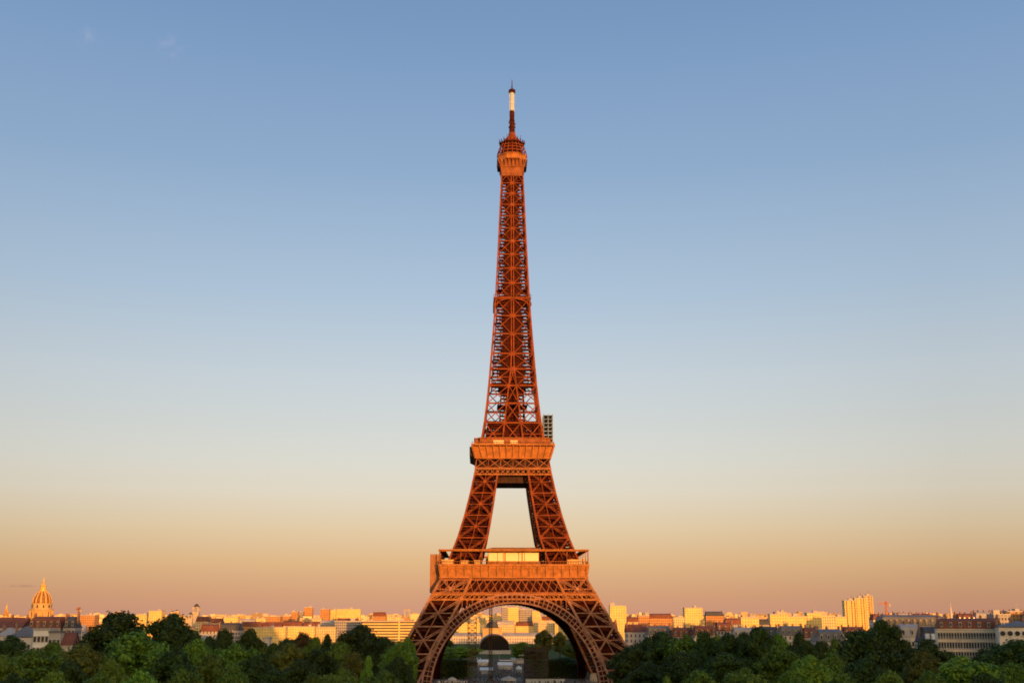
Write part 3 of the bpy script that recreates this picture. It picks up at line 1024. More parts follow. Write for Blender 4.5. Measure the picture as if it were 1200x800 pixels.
TREES = [
    # px, top y, width px, distance, crown, tone, label
    # the left bank, back to front
    (12, 744, 66, 330, 'f1', 'd', 'dark low tree at the frame edge below the grey roofed houses'),
    (-22, 752, 60, 300, 'r1', 'd', 'dark tree cut by the left frame edge'),
    (62, 753, 52, 340, 'r2', 'm', 'smaller mid green tree right below the pale zinc roofed house'),
    (140, 717, 84, 300, 'r1', 'd', 'tallest dark broad tree, its top above the skyline right of the gilded dome'),
    (205, 720, 70, 310, 'r2', 'd', 'second tall dark tree, its domed top breaking the skyline'),
    (108, 738, 46, 320, 'o1', 'd', 'dark shoulder tree on the slope of the tallest left tree'),
    (160, 741, 92, 245, 'f2', 'm', 'wide mid green tree in front of the two tall dark ones'),
    (95, 756, 74, 235, 'r3', 'o', 'olive toned round tree in front of the tallest left tree'),
    (38, 760, 78, 225, 'f1', 'm', 'broad green tree below the gilded dome'),
    (2, 768, 52, 200, 'r2', 'b', 'light green tree low at the left frame edge'),
    (130, 771, 52, 190, 'o2', 'b', 'bright green oval tree low below the tallest dark tree'),
    (82, 776, 56, 185, 'r1', 'd', 'very dark tree between two bright ones at the bottom left'),
    (205, 762, 66, 230, 'r1', 'd', 'dark tree low under the second tall dark tree'),
    (232, 750, 50, 290, 'r3', 'm', 'green tree beside the second tall dark tree on its right'),
    (65, 789, 62, 140, 'r3', 'b', 'bright leafy treetop touching the bottom edge below the gilded dome'),
    (165, 787, 58, 140, 'f2', 'b', 'bright leafy treetop at the bottom edge below the wide mid green tree'),
    (18, 788, 58, 150, 'f1', 'd', 'dark treetop in the bottom left corner'),
    (118, 790, 56, 150, 'r2', 'm', 'green treetop at the bottom edge between two bright treetops'),
    (212, 784, 60, 155, 'r2', 'm', 'green treetop at the bottom edge under the dark low tree'),
    # left of the tower
    (263, 737, 36, 430, 'r1', 'd', 'small dark round tree below the dark red roofs'),
    (293, 739, 42, 420, 'r3', 'd', 'dark round tree left of the pale narrow house'),
    (322, 751, 32, 400, 'o1', 'd', 'dark oval tree right of the pale narrow house'),
    (355, 742, 40, 520, 'f2', 'r', 'rusty brown low tree under the lit city blocks'),
    (384, 743, 26, 420, 'o2', 'd', 'slim dark tree left of the biggest dark round tree'),
    (425, 733, 66, 400, 'r2', 'd', 'biggest dark round tree left of the tower'),
    (452, 748, 40, 390, 'r1', 'd', 'dark tree between the biggest dark round tree and the tower leg'),
    (276, 753, 58, 290, 'f1', 'm', 'spreading mid green tree below the small dark round tree'),
    (340, 755, 60, 300, 'r3', 'o', 'olive brown tree in the middle of the left grove'),
    (375, 760, 50, 300, 'r1', 'd', 'dark tree in front of the slim dark one'),
    (415, 762, 52, 290, 'o1', 'o', 'olive oval tree in front of the biggest dark round tree'),
    (432, 767, 34, 240, 'c1', 'b', 'pale green conical tree in front of the big dark one'),
    (470, 752, 44, 330, 'r2', 'm', 'mid green tree against the left leg of the tower'),
    (248, 767, 56, 220, 'r1', 'm', 'green tree second row left of the spreading mid green tree'),
    (303, 768, 54, 220, 'r2', 'd', 'dark round tree below the pale narrow house'),
    (352, 774, 56, 200, 'f2', 'd', 'dark broad tree in front of the olive brown tree'),
    (466, 772, 46, 220, 'r3', 'd', 'dark tree below the tower leg, behind a bright bush top'),
    (275, 781, 56, 165, 'r3', 'm', 'green treetop near the bottom edge below the spreading mid green tree'),
    (322, 785, 54, 160, 'r1', 'd', 'dark treetop at the bottom edge below the olive brown tree'),
    (400, 783, 66, 160, 'f1', 'b', 'bright flat treetop at the bottom edge below the biggest dark round tree'),
    (452, 786, 60, 155, 'r2', 'm', 'green treetop at the bottom edge left of the tower foot'),
    (368, 791, 46, 140, 'r3', 'm', 'small green treetop at the bottom edge beside the bright flat one'),
    # right of the tower
    (742, 757, 58, 420, 'r1', 'd', 'almost black tree hiding the right foot of the tower'),
    (774, 741, 62, 430, 'r2', 'd', 'dark tree with a green cap just right of the tower'),
    (804, 743, 48, 420, 'f1', 'm', 'mid green tree second from the tower on its right side'),
    (826, 738, 40, 410, 'o1', 'd', 'dark upright tree below the grey block with the dark roof'),
    (855, 744, 52, 400, 'r3', 'd', 'dark round tree below the mauve roofs'),
    (888, 735, 50, 390, 'r1', 'd', 'dark high topped tree below the wide yellow blocks'),
    (936, 741, 40, 410, 'o2', 'd', 'dark oval tree below the golden terrace row'),
    (912, 757, 56, 300, 'r2', 'm', 'mid green tree in front of the dark high topped tree'),
    (800, 764, 70, 290, 'r1', 'd', 'black green broad tree below the mid green one right of the tower'),
    (850, 766, 64, 280, 'f2', 'd', 'black green broad tree in the middle of the right grove'),
    (760, 778, 62, 300, 'r3', 'd', 'black green tree behind the white carousel top'),
    (872, 782, 58, 170, 'f1', 'b', 'bright feathery treetop at the bottom edge in the right grove'),
    (820, 785, 50, 190, 'r1', 'm', 'green treetop at the bottom edge right of the white tent'),
    (782, 790, 26, 180, 'o1', 'b', 'small bright treetop right of the white carousel top'),
    (950, 768, 52, 230, 'r2', 'b', 'bright green tree below the dark oval tree'),
    (926, 787, 46, 170, 'r3', 'm', 'green treetop at the bottom edge left of the far right grove'),
    (946, 750, 34, 330, 'r1', 'd', 'small dark tree left of the great dark pair'),
    (1032, 727, 56, 330, 'r2', 'd', 'dark tree with the highest top, behind the great dark tree on the right'),
    (1010, 738, 82, 270, 'r1', 'd', 'great dark tree below the tall golden towers'),
    (1085, 751, 62, 310, 'r3', 'd', 'dark tree below the dormer house beside the long pale facade'),
    (1060, 747, 42, 330, 'o1', 'd', 'dark shoulder tree on the right slope of the great dark tree'),
    (1080, 762, 48, 240, 'f2', 'o', 'olive round tree in front of the dark tree by the long pale facade'),
    (1192, 750, 88, 260, 'r2', 'd', 'dark wide tree at the right frame edge before the pale facade'),
    (1152, 762, 48, 290, 'r3', 'd', 'dark tree under the long pale facade'),
    (1128, 768, 86, 190, 'f1', 'b', 'large bright green tree in front of the long pale facade'),
    (975, 766, 50, 240, 'r3', 'm', 'green tree at the left foot of the great dark tree'),
    (1015, 772, 62, 200, 'r2', 'd', 'dark tree low in front of the great dark tree'),
    (1186, 777, 56, 180, 'r1', 'm', 'green tree low at the right frame edge'),
    (985, 789, 56, 150, 'f2', 'm', 'green treetop at the bottom edge below the great dark tree'),
    (1042, 786, 54, 160, 'r1', 'b', 'light treetop at the bottom edge below the olive round tree'),
    (1090, 788, 52, 150, 'r3', 'm', 'green treetop at the bottom edge left of the large bright tree'),
    (1150, 790, 56, 145, 'r2', 'd', 'dark treetop at the bottom edge below the large bright tree'),
    # a further back row along the avenue
    (246, 746, 34, 470, 'r2', 'd', 'dark back row tree below the pale terrace with dark red roof'),
    (308, 752, 34, 480, 'f1', 'm', 'low back row tree at the foot of the pale narrow house'),
    (337, 748, 36, 470, 'r1', 'd', 'dark back row tree left of the rusty brown tree'),
    (370, 748, 32, 500, 'r3', 'm', 'green back row tree between the rusty brown and the slim dark tree'),
    (402, 746, 34, 480, 'f2', 'd', 'dark back row tree right of the slim dark one'),
    (398, 752, 40, 380, 'r1', 'm', 'green tree between the slim dark tree and the biggest dark round tree'),
    (447, 744, 34, 470, 'o1', 'd', 'dark back row tree on the right shoulder of the biggest dark round tree'),
    (478, 747, 26, 480, 'r2', 'm', 'green back row tree tucked against the left tower leg'),
    (758, 746, 34, 480, 'f1', 'd', 'dark back row tree beside the right tower leg'),
    (790, 747, 34, 480, 'r1', 'd', 'dark back row tree below the orange block with a red roof'),
    (840, 745, 34, 470, 'r2', 'm', 'green back row tree left of the dark round tree below the mauve roofs'),
    (872, 742, 32, 470, 'f2', 'd', 'dark back row tree left of the high topped tree'),
    (912, 744, 36, 470, 'r3', 'm', 'green back row tree right of the high topped tree'),
    (962, 751, 34, 420, 'r1', 'd', 'dark back row tree below the corner house with a dark grey roof'),
    (978, 748, 30, 400, 'o2', 'm', 'upright green tree at the left edge of the great dark tree'),
    (1112, 764, 40, 330, 'r2', 'd', 'dark tree under the left end of the long pale facade'),
    # seen through the arch
    (522, 748, 22, 1050, 'r1', 'd', 'small dark tree far off through the arch, at its left side'),
    (540, 756, 46, 900, 'f1', 'b', 'bright green tree through the arch beside the lattice mast'),
    (521, 762, 34, 850, 'r3', 'm', 'green tree through the arch close to the left leg'),
    (638, 738, 24, 980, 'r2', 'o', 'olive round tree through the arch right of the vaulted pavilion'),
    (656, 741, 20, 1000, 'r3', 'o', 'smaller olive tree through the arch by the right leg'),
    (612, 752, 28, 900, 'r1', 'm', 'low green tree right beside the vaulted pavilion'),
    (672, 753, 30, 900, 'f2', 'm', 'green tree through the arch against the right soffit'),
    (628, 754, 30, 860, 'o2', 'o', 'olive brown tree behind the netted scaffold box'),
    (532, 772, 44, 690, 'f1', 'd', 'black clipped tree at ground level inside the left half of the arch'),
    (662, 770, 46, 690, 'f2', 'd', 'black clipped tree at ground level inside the right half of the arch'),
]
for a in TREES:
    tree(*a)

# ---------------------------------------------------------------- buildings
RB = random.Random(4)
def building(name, px0, px1, ytop, d, label, wall, roof='flat', roofm=None, deep=None, yaw=None, cat='building', group=None, chimneys=0, roof_h=None, base=None, roofbox=True):
    pm = at((px0 + px1) / 2, ytop, d)
    w = (px1 - px0) / FPX * d * .975
    gz = ground_z(pm.y) if base is None else base
    H = max(4.0, pm.z - gz)
    deep = deep or min(max(12.0, w * .5), 26.0)
    yaw = RB.uniform(-.03, .05) if yaw is None else yaw
    pc = at((px0 + px1) / 2, ytop, d + deep / 2)
    t = thing(name, label, cat, (pc.x, pc.y, gz), yaw, group)
    roofm = roofm or ZINC
    rh = roof_h or {'flat': .9, 'mansard': min(6.0, H * .3), 'gable': min(5.5, H * .3), 'hip': min(4.5, H * .3)}[roof]
    hw = H - rh if roof != 'flat' else H - .9
    b = MB()
    b.box((0, 0, hw / 2 - .5), (w, deep, hw + 1.0))
    b.build('wall', wall, t)
    b = MB()
    if roof == 'flat':
        b.box((0, 0, hw + .25), (w + .5, deep + .5, .5))
        for s in (-1, 1):
            b.box((0, s * (deep / 2 - .1), hw + .75), (w + .4, .3, .5))
            b.box((s * (w / 2 - .1), 0, hw + .75), (.3, deep - .3, .5))
        r = b.build('roof', roofm, t)
        if roofbox and w > 9:
            for k in range(max(1, int(w / 30))):
                b = MB()
                x = RB.uniform(-.35, .35) * w
                s = (RB.uniform(2.5, 6), RB.uniform(3, 6), RB.uniform(1.8, 3.6))
                b.box((x, 0, hw + .5 + s[2] / 2), s)
                b.box((x, 0, hw + .6 + s[2]), (s[0] + .3, s[1] + .3, .25))
                b.box((x + s[0] * .3, 0, hw + 1.4 + s[2] + 1.2), (.18, .18, 3.4))
                b.box((x + s[0] * .3, 0, hw + 3.6 + s[2]), (1.6, .14, .14))
                b.build('roof_housing', CONC, r)
    elif roof == 'mansard':
        b.box((0, 0, hw + .15), (w + .7, deep + .7, .5))
        b.frustum((0, 0), (w, deep), (w - 2.2, deep - 2.6), hw + .4, hw + rh * .78)
        b.frustum((0, 0), (w - 2.2, deep - 2.6), (w * .8, deep * .2), hw + rh * .78, hw + rh)
        r = b.build('roof', roofm, t)
        if d < 1000 and rh > 2:
            for k in range(max(2, int(w / 3.4))):
                b = MB()
                n = max(2, int(w / 3.4))
                x = -w / 2 + w * (k + .5) / n
                b.box((x, -deep / 2 + .6, hw + .4 + rh * .27), (1.15, 1.5, rh * .44))
                b.box((x, -deep / 2 + .6, hw + .42 + rh * .5), (1.4, 1.8, .16))
                dm = b.build('dormer', STONE, r)
                b = MB()
                b.box((x, -deep / 2 - .18, hw + .4 + rh * .27), (.75, .1, rh * .3))
                b.build('pane', GLASS, r)
    elif roof == 'gable':
        x, y = w / 2 + .4, deep / 2 + .4
        z0, z1 = hw, hw + rh
        b.quad((-x, -y, z0), (x, -y, z0), (x, 0, z1), (-x, 0, z1))
        b.quad((x, y, z0), (-x, y, z0), (-x, 0, z1), (x, 0, z1))
        b.quad((-x + .4, y - .4, z0), (-x + .4, -y + .4, z0), (-x + .4, 0, z1 - .2))
        b.quad((x - .4, -y + .4, z0), (x - .4, y - .4, z0), (x - .4, 0, z1 - .2))
        b.quad((-x, -y, z0), (-x, y, z0), (x, y, z0), (x, -y, z0))
        r = b.build('roof', roofm, t)
    else:
        b.box((0, 0, hw + .15), (w + .8, deep + .8, .4))
        b.frustum((0, 0), (w + .4, deep + .4), (max(.5, w - deep), .4), hw + .3, hw + rh)
        r = b.build('roof', roofm, t)
    for k in range(chimneys):
        b = MB()
        x = (-.46 + .92 * k / max(1, chimneys - 1)) * w
        y = RB.uniform(-.1, .25) * deep
        h = RB.uniform(.7, 1.5)
        zb = hw + rh * .3
        top = hw + rh + h
        b.box((x, y, (zb + top) / 2), (RB.uniform(.6, .9), RB.uniform(1.6, 3.2), top - zb))
        for q in range(3):
            b.box((x, y - .8 + .8 * q, top + .2), (.25, .25, .5))
        b.build('chimney', CHIM, r)
    return t, w, hw, deep

def windows(t, w, hw, deep, cols, rows, ww=1.2, wh=2.0, z0=2.2, fh=None, frame=STONE_P):
    """one mesh per opening: a glass leaf in a raised stone frame"""
    fh = fh or (hw - z0) / rows
    f = MB()
    f.box((0, 0, wh / 2 + .14), (ww + .5, .34, .24))
    f.box((0, 0, -wh / 2 - .14), (ww + .6, .44, .24))
    for s in (-1, 1):
        f.box((s * (ww / 2 + .12), 0, 0), (.24, .34, wh))
    fm = f.mesh('window', frame)
    g = MB()
    g.box((0, .06, 0), (ww, .14, wh))
    gm = g.mesh('pane', GLASS)
    for r in range(rows):
        for c in range(cols):
            x = -w / 2 + w * (c + .5) / cols
            o = link('window', fm, t, (x, -deep / 2 - .12, z0 + fh * r + wh / 2))
            link('pane', gm, o)

# --- the domed church (lathe about its own centre)
def domed_church(px, ytop, d, label, s, name='domed_church', gild=True):
    p = at(px, ytop, d)
    gz = ground_z(p.y)
    t = thing(name, label, 'church', (p.x, p.y, gz), rad(12))
    H = p.z - gz
    k = H / 107.0
    K = k * s
    def L(prof, seg=24):
        b = MB()
        b.lathe([(r * K, z * k) for r, z in prof], seg)
        return b
    b = MB()
    b.box((0, 0, 14.5 * k), (54 * K, 54 * K, 29 * k))
    b.box((0, 0, 29.5 * k), (56 * K, 56 * K, 1.4 * k))
    b.box((0, -28 * K, 15 * k), (24 * K, 5 * K, 30 * k))
    b.quad((-13 * K, -31 * K, 30.3 * k), (13 * K, -31 * K, 30.3 * k), (0, -31 * K, 37 * k))
    b.quad((-13 * K, -31 * K, 30.3 * k), (0, -31 * K, 37 * k), (0, -20 * K, 37 * k), (-13 * K, -20 * K, 30.3 * k))
    b.quad((13 * K, -31 * K, 30.3 * k), (13 * K, -20 * K, 30.3 * k), (0, -20 * K, 37 * k), (0, -31 * K, 37 * k))
    b.build('church_body', CHURCH, t)
    L([(17, 29), (17, 33), (15.5, 33.5), (15.5, 46), (18.2, 46.5), (18.2, 48), (15, 48.5), (14.6, 57), (15.6, 57.6), (15.4, 58.6), (14.2, 58.8)]).build('drum', CHURCH, t)
    me = MB()
    me.lathe([(1.0 * K, 33.5 * k), (.9 * K, 46.5 * k)], 8)
    cm = me.mesh('column', CHURCH)
    for i in range(20):
        a = 2 * PI * i / 20
        link('column', cm, t, (17 * K * math.cos(a), 17 * K * math.sin(a), 0))
    w = MB()
    w.box((0, 0, 40 * k), (2.2 * K, .6 * K, 8 * k))
    w.box((0, .5 * K, 53 * k), (2.2 * K, .6 * K, 5 * k))
    wm = w.mesh('window', GLASS)
    for i in range(10):
        a = 2 * PI * (i + .5) / 10
        link('window', wm, t, (15.4 * K * math.sin(a), -15.4 * K * math.cos(a), 0), a)
    dome = L([(14.2, 58.6), (14.1, 62), (13.5, 66), (12.2, 70), (10.2, 74), (7.6, 77.2), (5, 79.2), (4.3, 80)], 36).build('dome', LEAD, t, smooth=True)
    for i in range(12):
        b = MB()
        a = 2 * PI * i / 12
        pr = [(14.4, 58.8), (14.3, 62), (13.7, 66), (12.4, 70), (10.4, 74), (7.8, 77.4), (5.1, 79.4)]
        for (r0, z0), (r1, z1) in zip(pr, pr[1:]):
            b.bar((r0 * K * math.cos(a), r0 * K * math.sin(a), z0 * k), (r1 * K * math.cos(a), r1 * K * math.sin(a), z1 * k), 2.0 * K, .5 * K, (math.cos(a), math.sin(a), 0))
        b.build('rib', GILT, dome)
    L([(6, 79.2), (6.2, 80.6), (4.6, 81), (4.6, 87.5), (5.2, 88), (4.4, 89), (2.9, 91.4), (1.7, 93.2)], 12).build('lantern', GILT, t)
    L([(1.7, 93), (1.1, 97), (.5, 101), (.2, 106)], 8).build('spire', GILT, t)
    return t
domed_church(52, 673.5, 1930, 'large gilded dome church with ribbed dome and lantern above dark roofs', 1.13)
domed_church(8.5, 704, 2300, 'small distant domed church near the frame edge, left of the gilded dome', .62)

# --- far left, in the shade
building('town_house', -6, 34, 723, 690, 'dark red roofed house below the small domed church at the frame edge', W_GREY, 'gable', TILE, 18, chimneys=3)
building('town_house', 40, 78, 722, 690, 'dark red roofed house straight below the big gilded dome', W_GREY, 'mansard', TILE, 16, chimneys=3)
building('town_house', 79, 93, 722, 690, 'narrow brown house with tall roof right of the gilded dome', W_GREY, 'mansard', SLATE, 12, chimneys=2)
t_, w_, h_, d_ = building('town_house', 2, 22, 735, 640, 'low pale house at the frame edge above the dark low tree', STONE_P, 'hip', ZINC_P, 14, chimneys=1)
windows(t_, w_, h_, d_, 4, 2)
t_, w_, h_, d_ = building('town_house', 18, 46, 733, 600, 'pale house with a wide grey zinc hip roof below the gilded dome', STONE_P, 'hip', ZINC, 18, chimneys=2, roof_h=5.5)
windows(t_, w_, h_, d_, 5, 4)
t_, w_, h_, d_ = building('town_house', 45, 63, 736, 560, 'white narrow house with dark tall windows beside the zinc hip roof', WHITE, 'flat', ZINC_P, 12)
windows(t_, w_, h_, d_, 4, 5, 1.2, 2.4)
t_, w_, h_, d_ = building('town_house', 63, 77, 739, 560, 'grey fronted low house right of the white narrow house', CONC, 'flat', ZINC, 12)
windows(t_, w_, h_, d_, 3, 5, 1.3, 1.8)
building('town_house', 77, 90, 741, 560, 'beige house end wall left of the tallest dark tree', STONE, 'gable', TILE, 12, chimneys=1)
building('town_house', 88, 101, 732, 900, 'small white gabled house peeping out left of the tall dark tree', W_PALE, 'gable', ZINC_P, 12)
building('apartment_block', 96, 114, 720, 1700, 'orange lit block between the gilded dome and the tall dark tree', W_OCH, 'flat', CONC, 20)
building('apartment_block', 163, 178, 719, 1750, 'lower yellow lit block between the two tall dark trees', W_YEL, 'flat', CONC, 20)
building('apartment_block', 177, 192, 715, 1720, 'taller yellow lit block between the two tall dark trees', W_YEL, 'flat', CONC, 20)
building('apartment_block', 231, 246, 722, 1500, 'pale orange block right of the second tall dark tree', W_CREAM, 'mansard', TILE, 14, chimneys=2)

# --- a brown church tower and a crane on the skyline
def belfry(px, ytop, d, wpx, label):
    p = at(px, ytop, d)
    gz = ground_z(p.y)
    w = wpx / FPX * d
    H = p.z - gz
    t = thing('bell_tower', label, 'tower', (p.x, p.y, gz))
    b = MB()
    b.box((0, 0, H * .36), (w, w, H * .72))
    b.box((0, 0, H * .725), (w * 1.12, w * 1.12, 1.2))
    b.build('shaft', STONE, t)
    b = MB()
    for sx, sy in ((1, 1), (1, -1), (-1, 1), (-1, -1)):
        b.box((sx * w * .38, sy * w * .38, H * .81), (w * .2, w * .2, H * .16))
    b.box((0, 0, H * .89), (w, w, H * .02))
    b.build('belfry', STONE, t)
    b = MB()
    b.frustum((0, 0), (w * .9, w * .9), (w * .25, w * .25), H * .90, H)
    b.build('roof', SLATE, t)
belfry(230.5, 707, 2200, 7, 'brown bell tower on the skyline right of the second tall dark tree')
belfry(223.5, 717, 2150, 5, 'short stubby tower beside the taller brown bell tower')

def crane(px, ytop, d, jib0, jib1, label, m):
    p = at(px, ytop, d)
    gz = ground_z(p.y)
    H = p.z - gz
    s = d / FPX
    t = thing('tower_crane', label, 'crane', (p.x, p.y, gz))
    b = MB()
    r = .9
    n = int(H / 4)
    for sx, sy in ((1, 1), (1, -1), (-1, 1), (-1, -1)):
        b.bar((sx * r, sy * r, 0), (sx * r, sy * r, H), .45, .45)
    for i in range(n):
        z0, z1 = H * i / n, H * (i + 1) / n
        b.bar((-r, -r, z0), (r, -r, z1), .3, .3)
        b.bar((r, r, z0), (-r, r, z1), .3, .3)
    b.build('mast', m, t)
    b = MB()
    x0, x1, zj = jib0 * s, jib1 * s, H * .93
    b.bar((x0, -.6, zj), (x1, -.6, zj), .45, .45)
    b.bar((x0, .6, zj), (x1, .6, zj), .45, .45)
    b.bar((x0 * .9, 0, zj + 1.6), (x1 * .9, 0, zj + 1.6), .4, .4)
    k = 14
    for i in range(k):
        a0, a1 = x0 * .9 + (x1 - x0) * .9 * i / k, x0 * .9 + (x1 - x0) * .9 * (i + 1) / k
        b.bar((a0, -.6, zj), (a1, 0, zj + 1.6), .25, .25)
    b.bar((0, 0, H), (x0 * .8, 0, zj + 1.6), .2, .2)
    b.bar((0, 0, H), (x1 * .7, 0, zj + 1.6), .2, .2)
    b.build('jib', m, t)
    b = MB()
    b.box((x0 if abs(x0) < abs(x1) else x1, 0, zj - 1.2), (3, 1.8, 2.4))
    b.build('counterweight', CONC, t)
RED = mat('crane_red', (.42, .12, .07), .5, .1, .5)
crane(1038, 704, 1500, -9, 4, 'thin red construction crane right of the tall golden towers', RED)
crane(93, 711, 1500, -4, 2, 'thin brown crane right of the gilded dome', LEAD)

# --- the lit skyline, left of the tower
LIT = [
    (246, 262, 724, 1600, W_CREAM, 'mansard', TILE, 'cream block with red roof, second right of the bell tower'),
    (260, 280, 722.5, 1850, W_YEL, 'flat', CONC, 'pale yellow flat block above the small dark round tree'),
    (282, 300, 725, 1700, W_CREAM, 'mansard', ZINC_P, 'cream block with pale roof above the dark round tree'),
    (300, 312, 724, 1900, W_YEL, 'flat', CONC, 'small yellow cube block left of the red roofed terrace'),
    (310, 330, 721.5, 2050, W_OCH, 'flat', CONC, 'ochre flat block behind the red roofed terrace'),
    (331, 341, 721, 2080, W_OCH, 'flat', CONC, 'low ochre tower left of the tallest orange tower'),
    (342, 350, 716, 2095, W_OCH, 'flat', CONC, 'slim ochre tower left of the tallest orange tower'),
    (352.5, 356, 716, 2110, W_GREY, 'flat', CONC, 'narrow grey tower touching the tallest orange tower'),
    (356.5, 367, 711, 2125, W_OCH, 'flat', CONC, 'tallest orange tower left of the lattice tower'),
    (376, 387, 713, 2140, W_OCH, 'flat', CONC, 'orange block left of the wide yellow slab'),
    (388, 394, 714, 2160, W_YEL, 'flat', CONC, 'slim yellow block joined to the wide yellow slab'),
    (395, 423, 713, 2180, W_YEL, 'flat', CONC, 'wide yellow slab block with flat top left of the lattice tower'),
    (366, 378, 724, 1900, W_CREAM, 'flat', CONC, 'low cream block between the orange towers'),
    (437, 453, 717, 1900, W_OCH, 'mansard', TILE, 'orange block with dark red roof above the long yellow building'),
    (455, 470, 722, 1950, W_YEL, 'flat', CONC, 'low yellow block behind the long yellow building'),
]
for a in LIT:
    building('apartment_block', *a[:4], a[7], a[4], a[5], a[6], group='sunlit city blocks left of the tower', chimneys=2 if a[5] == 'mansard' else 0)
LOW = [
    (236, 258, 731, 1050, W_PALE, 'mansard', TILE, 'pale terrace with dark red roof right of the tall dark trees'),
    (256, 284, 729.5, 1100, W_GREY, 'mansard', SLATE, 'grey terrace with slate roof above the small dark round tree'),
    (284, 307, 728, 1540, W_OCH, 'mansard', TILE, 'ochre terrace with red roof and chimneys left of the glowing long wall'),
    (307, 331, 728.5, 1565, W_OCH, 'gable', TILE, 'ochre gabled terrace with red roof under the slim ochre tower'),
    (331, 355, 727.5, 1590, W_CREAM, 'mansard', TILE, 'cream terrace with red roof under the tallest orange tower'),
    (355, 376, 728, 1615, W_OCH, 'mansard', TILE, 'ochre terrace with red roof right of the tallest orange tower'),
    (376, 394, 726.5, 1640, W_CREAM, 'mansard', ZINC_P, 'cream terrace with pale roof below the orange block'),
    (393, 436, 727, 1570, W_GREY, 'flat', ZINC_P, 'grey glazed office block above the biggest dark round tree'),
    (396, 420, 724, 1600, W_OCH, 'gable', TILE, 'red gabled roofs in front of the wide yellow slab'),
    (298, 336, 734.5, 1440, W_YEL, 'flat', CONC, 'glowing long low wall above the dark oval tree'),
    (336, 370, 733.5, 1475, W_YEL, 'flat', CONC, 'glowing low hall above the rusty brown tree'),
    (370, 394, 734, 1505, W_CREAM, 'flat', ZINC_P, 'cream low hall left of the grey glazed office block'),
]
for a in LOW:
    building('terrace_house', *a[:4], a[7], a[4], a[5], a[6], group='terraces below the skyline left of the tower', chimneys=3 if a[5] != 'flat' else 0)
building('office_building', 425, 489, 727, 1500, 'long yellow building with rows of windows beside the left tower leg', W_GLZ, 'flat', CONC, 24, yaw=0.02)
# an open frame on a roof
p = at(477.5, 713.5, 1700)
t = thing('water_tower', 'square brown tower with an open arched top behind the long yellow building', 'tower', (p.x, p.y, 0))
b = MB(); H = p.z; w = 8.5
b.box((0, 0, H * .36), (w, w, H * .72)); b.build('shaft', W_OCH, t)
b = MB()
for s in (-1, 1):
    for q in (-1, 1):
        b.box((s * w * .38, q * w * .38, H * .83), (w * .22, w * .22, H * .22))
b.box((0, 0, H * .97), (w * 1.05, w * 1.05, H * .06)); b.build('open_top', STONE, t)
t_, w_, h_, d_ = building('town_house', 310, 317, 746, 560, 'pale narrow house standing among the dark trees left of the tower', STONE_P, 'flat', ZINC_P, 8, roofbox=False)
windows(t_, w_, h_, d_, 1, 6, 1.2, 1.8)
building('town_house', 228, 254, 744, 600, 'pale low house half hidden by trees below the dark red roofs', STONE_P, 'hip', ZINC_P, 12)

# --- through the arch
ARC = [
    (536, 556, 722, 2000, W_CREAM, 'flat', CONC, 'cream block behind the lattice mast inside the arch'),
    (557, 569, 724, 2050, W_YEL, 'flat', CONC, 'yellow block left of the dark domed hall'),
    (588, 594.8, 711, 1950, W_GREY, 'flat', CONC, 'grey slab side left of the bright yellow slab in the arch'),  # shaded flank of the next slab, its shade put into a grey wall
    (595, 607.5, 711, 1965, W_YEL, 'flat', CONC, 'bright yellow tower slab in the middle of the arch'),
    (608, 623, 713.5, 1990, W_GREY, 'flat', CONC, 'grey tower slab right of the bright yellow one'),
    (623.5, 633, 715, 2015, W_YEL, 'flat', CONC, 'yellow tower slab third in the arch row'),
    (634, 650, 722, 2035, W_CREAM, 'mansard', TILE, 'cream block right of the tower slabs in the arch'),
    (651, 668, 724, 2060, W_YEL, 'flat', CONC, 'yellow block next to the right side of the arch'),
    (582, 603, 727, 1720, W_CREAM, 'mansard', ZINC_P, 'cream terrace under the bright yellow tower slab'),
    (604, 625, 728, 1745, W_YEL, 'mansard', TILE, 'yellow terrace under the grey tower slab'),
    (626, 648, 729, 1770, W_CREAM, 'flat', CONC, 'cream low block below the third tower slab'),
    (530, 562, 729, 1690, W_YEL, 'flat', CONC, 'yellow low block at the left side of the arch'),
    (649, 690, 730, 1795, W_YEL, 'flat', CONC, 'yellow low block at the right side of the arch'),
    (500, 532, 726, 1800, W_CREAM, 'flat', CONC, 'cream block showing between the struts of the left leg'),
    (688, 712, 724, 1700, W_CREAM, 'flat', CONC, 'cream block showing between the struts of the right leg'),
]
for a in ARC:
    building('apartment_block', *a[:4], a[7], a[4], a[5], a[6], group='sunlit blocks seen through the arch', chimneys=2 if a[5] == 'mansard' else 0)
t_, w_, h_, d_ = building('military_school', 526, 652, 741, 1520, 'long pale grey school front in shade behind the park, below the golden blocks', W_PALE, 'hip', ZINC_P, 16, yaw=0.0, roof_h=4.0)
p = at(577, 729, 1510)
b = MB(); b.box((p.x - t_.location.x, -2, 9), (24, 18, 18.5)); b.box((p.x - t_.location.x, -2, 18.4), (25, 19, .7)); b.build('central_block', CHURCH, t_)
b = MB(); b.frustum((p.x - t_.location.x, -2), (17, 14), (15, 12), 18.7, 20.5); b.lathe([(7.5, 20.4), (7.2, 22.6), (5.8, 24.8), (3.4, 26.2), (1.2, 26.8), (.8, 28.5), (.1, 29.5)], 14, (p.x - t_.location.x, -2)); b.build('dome', SLATE, t_)
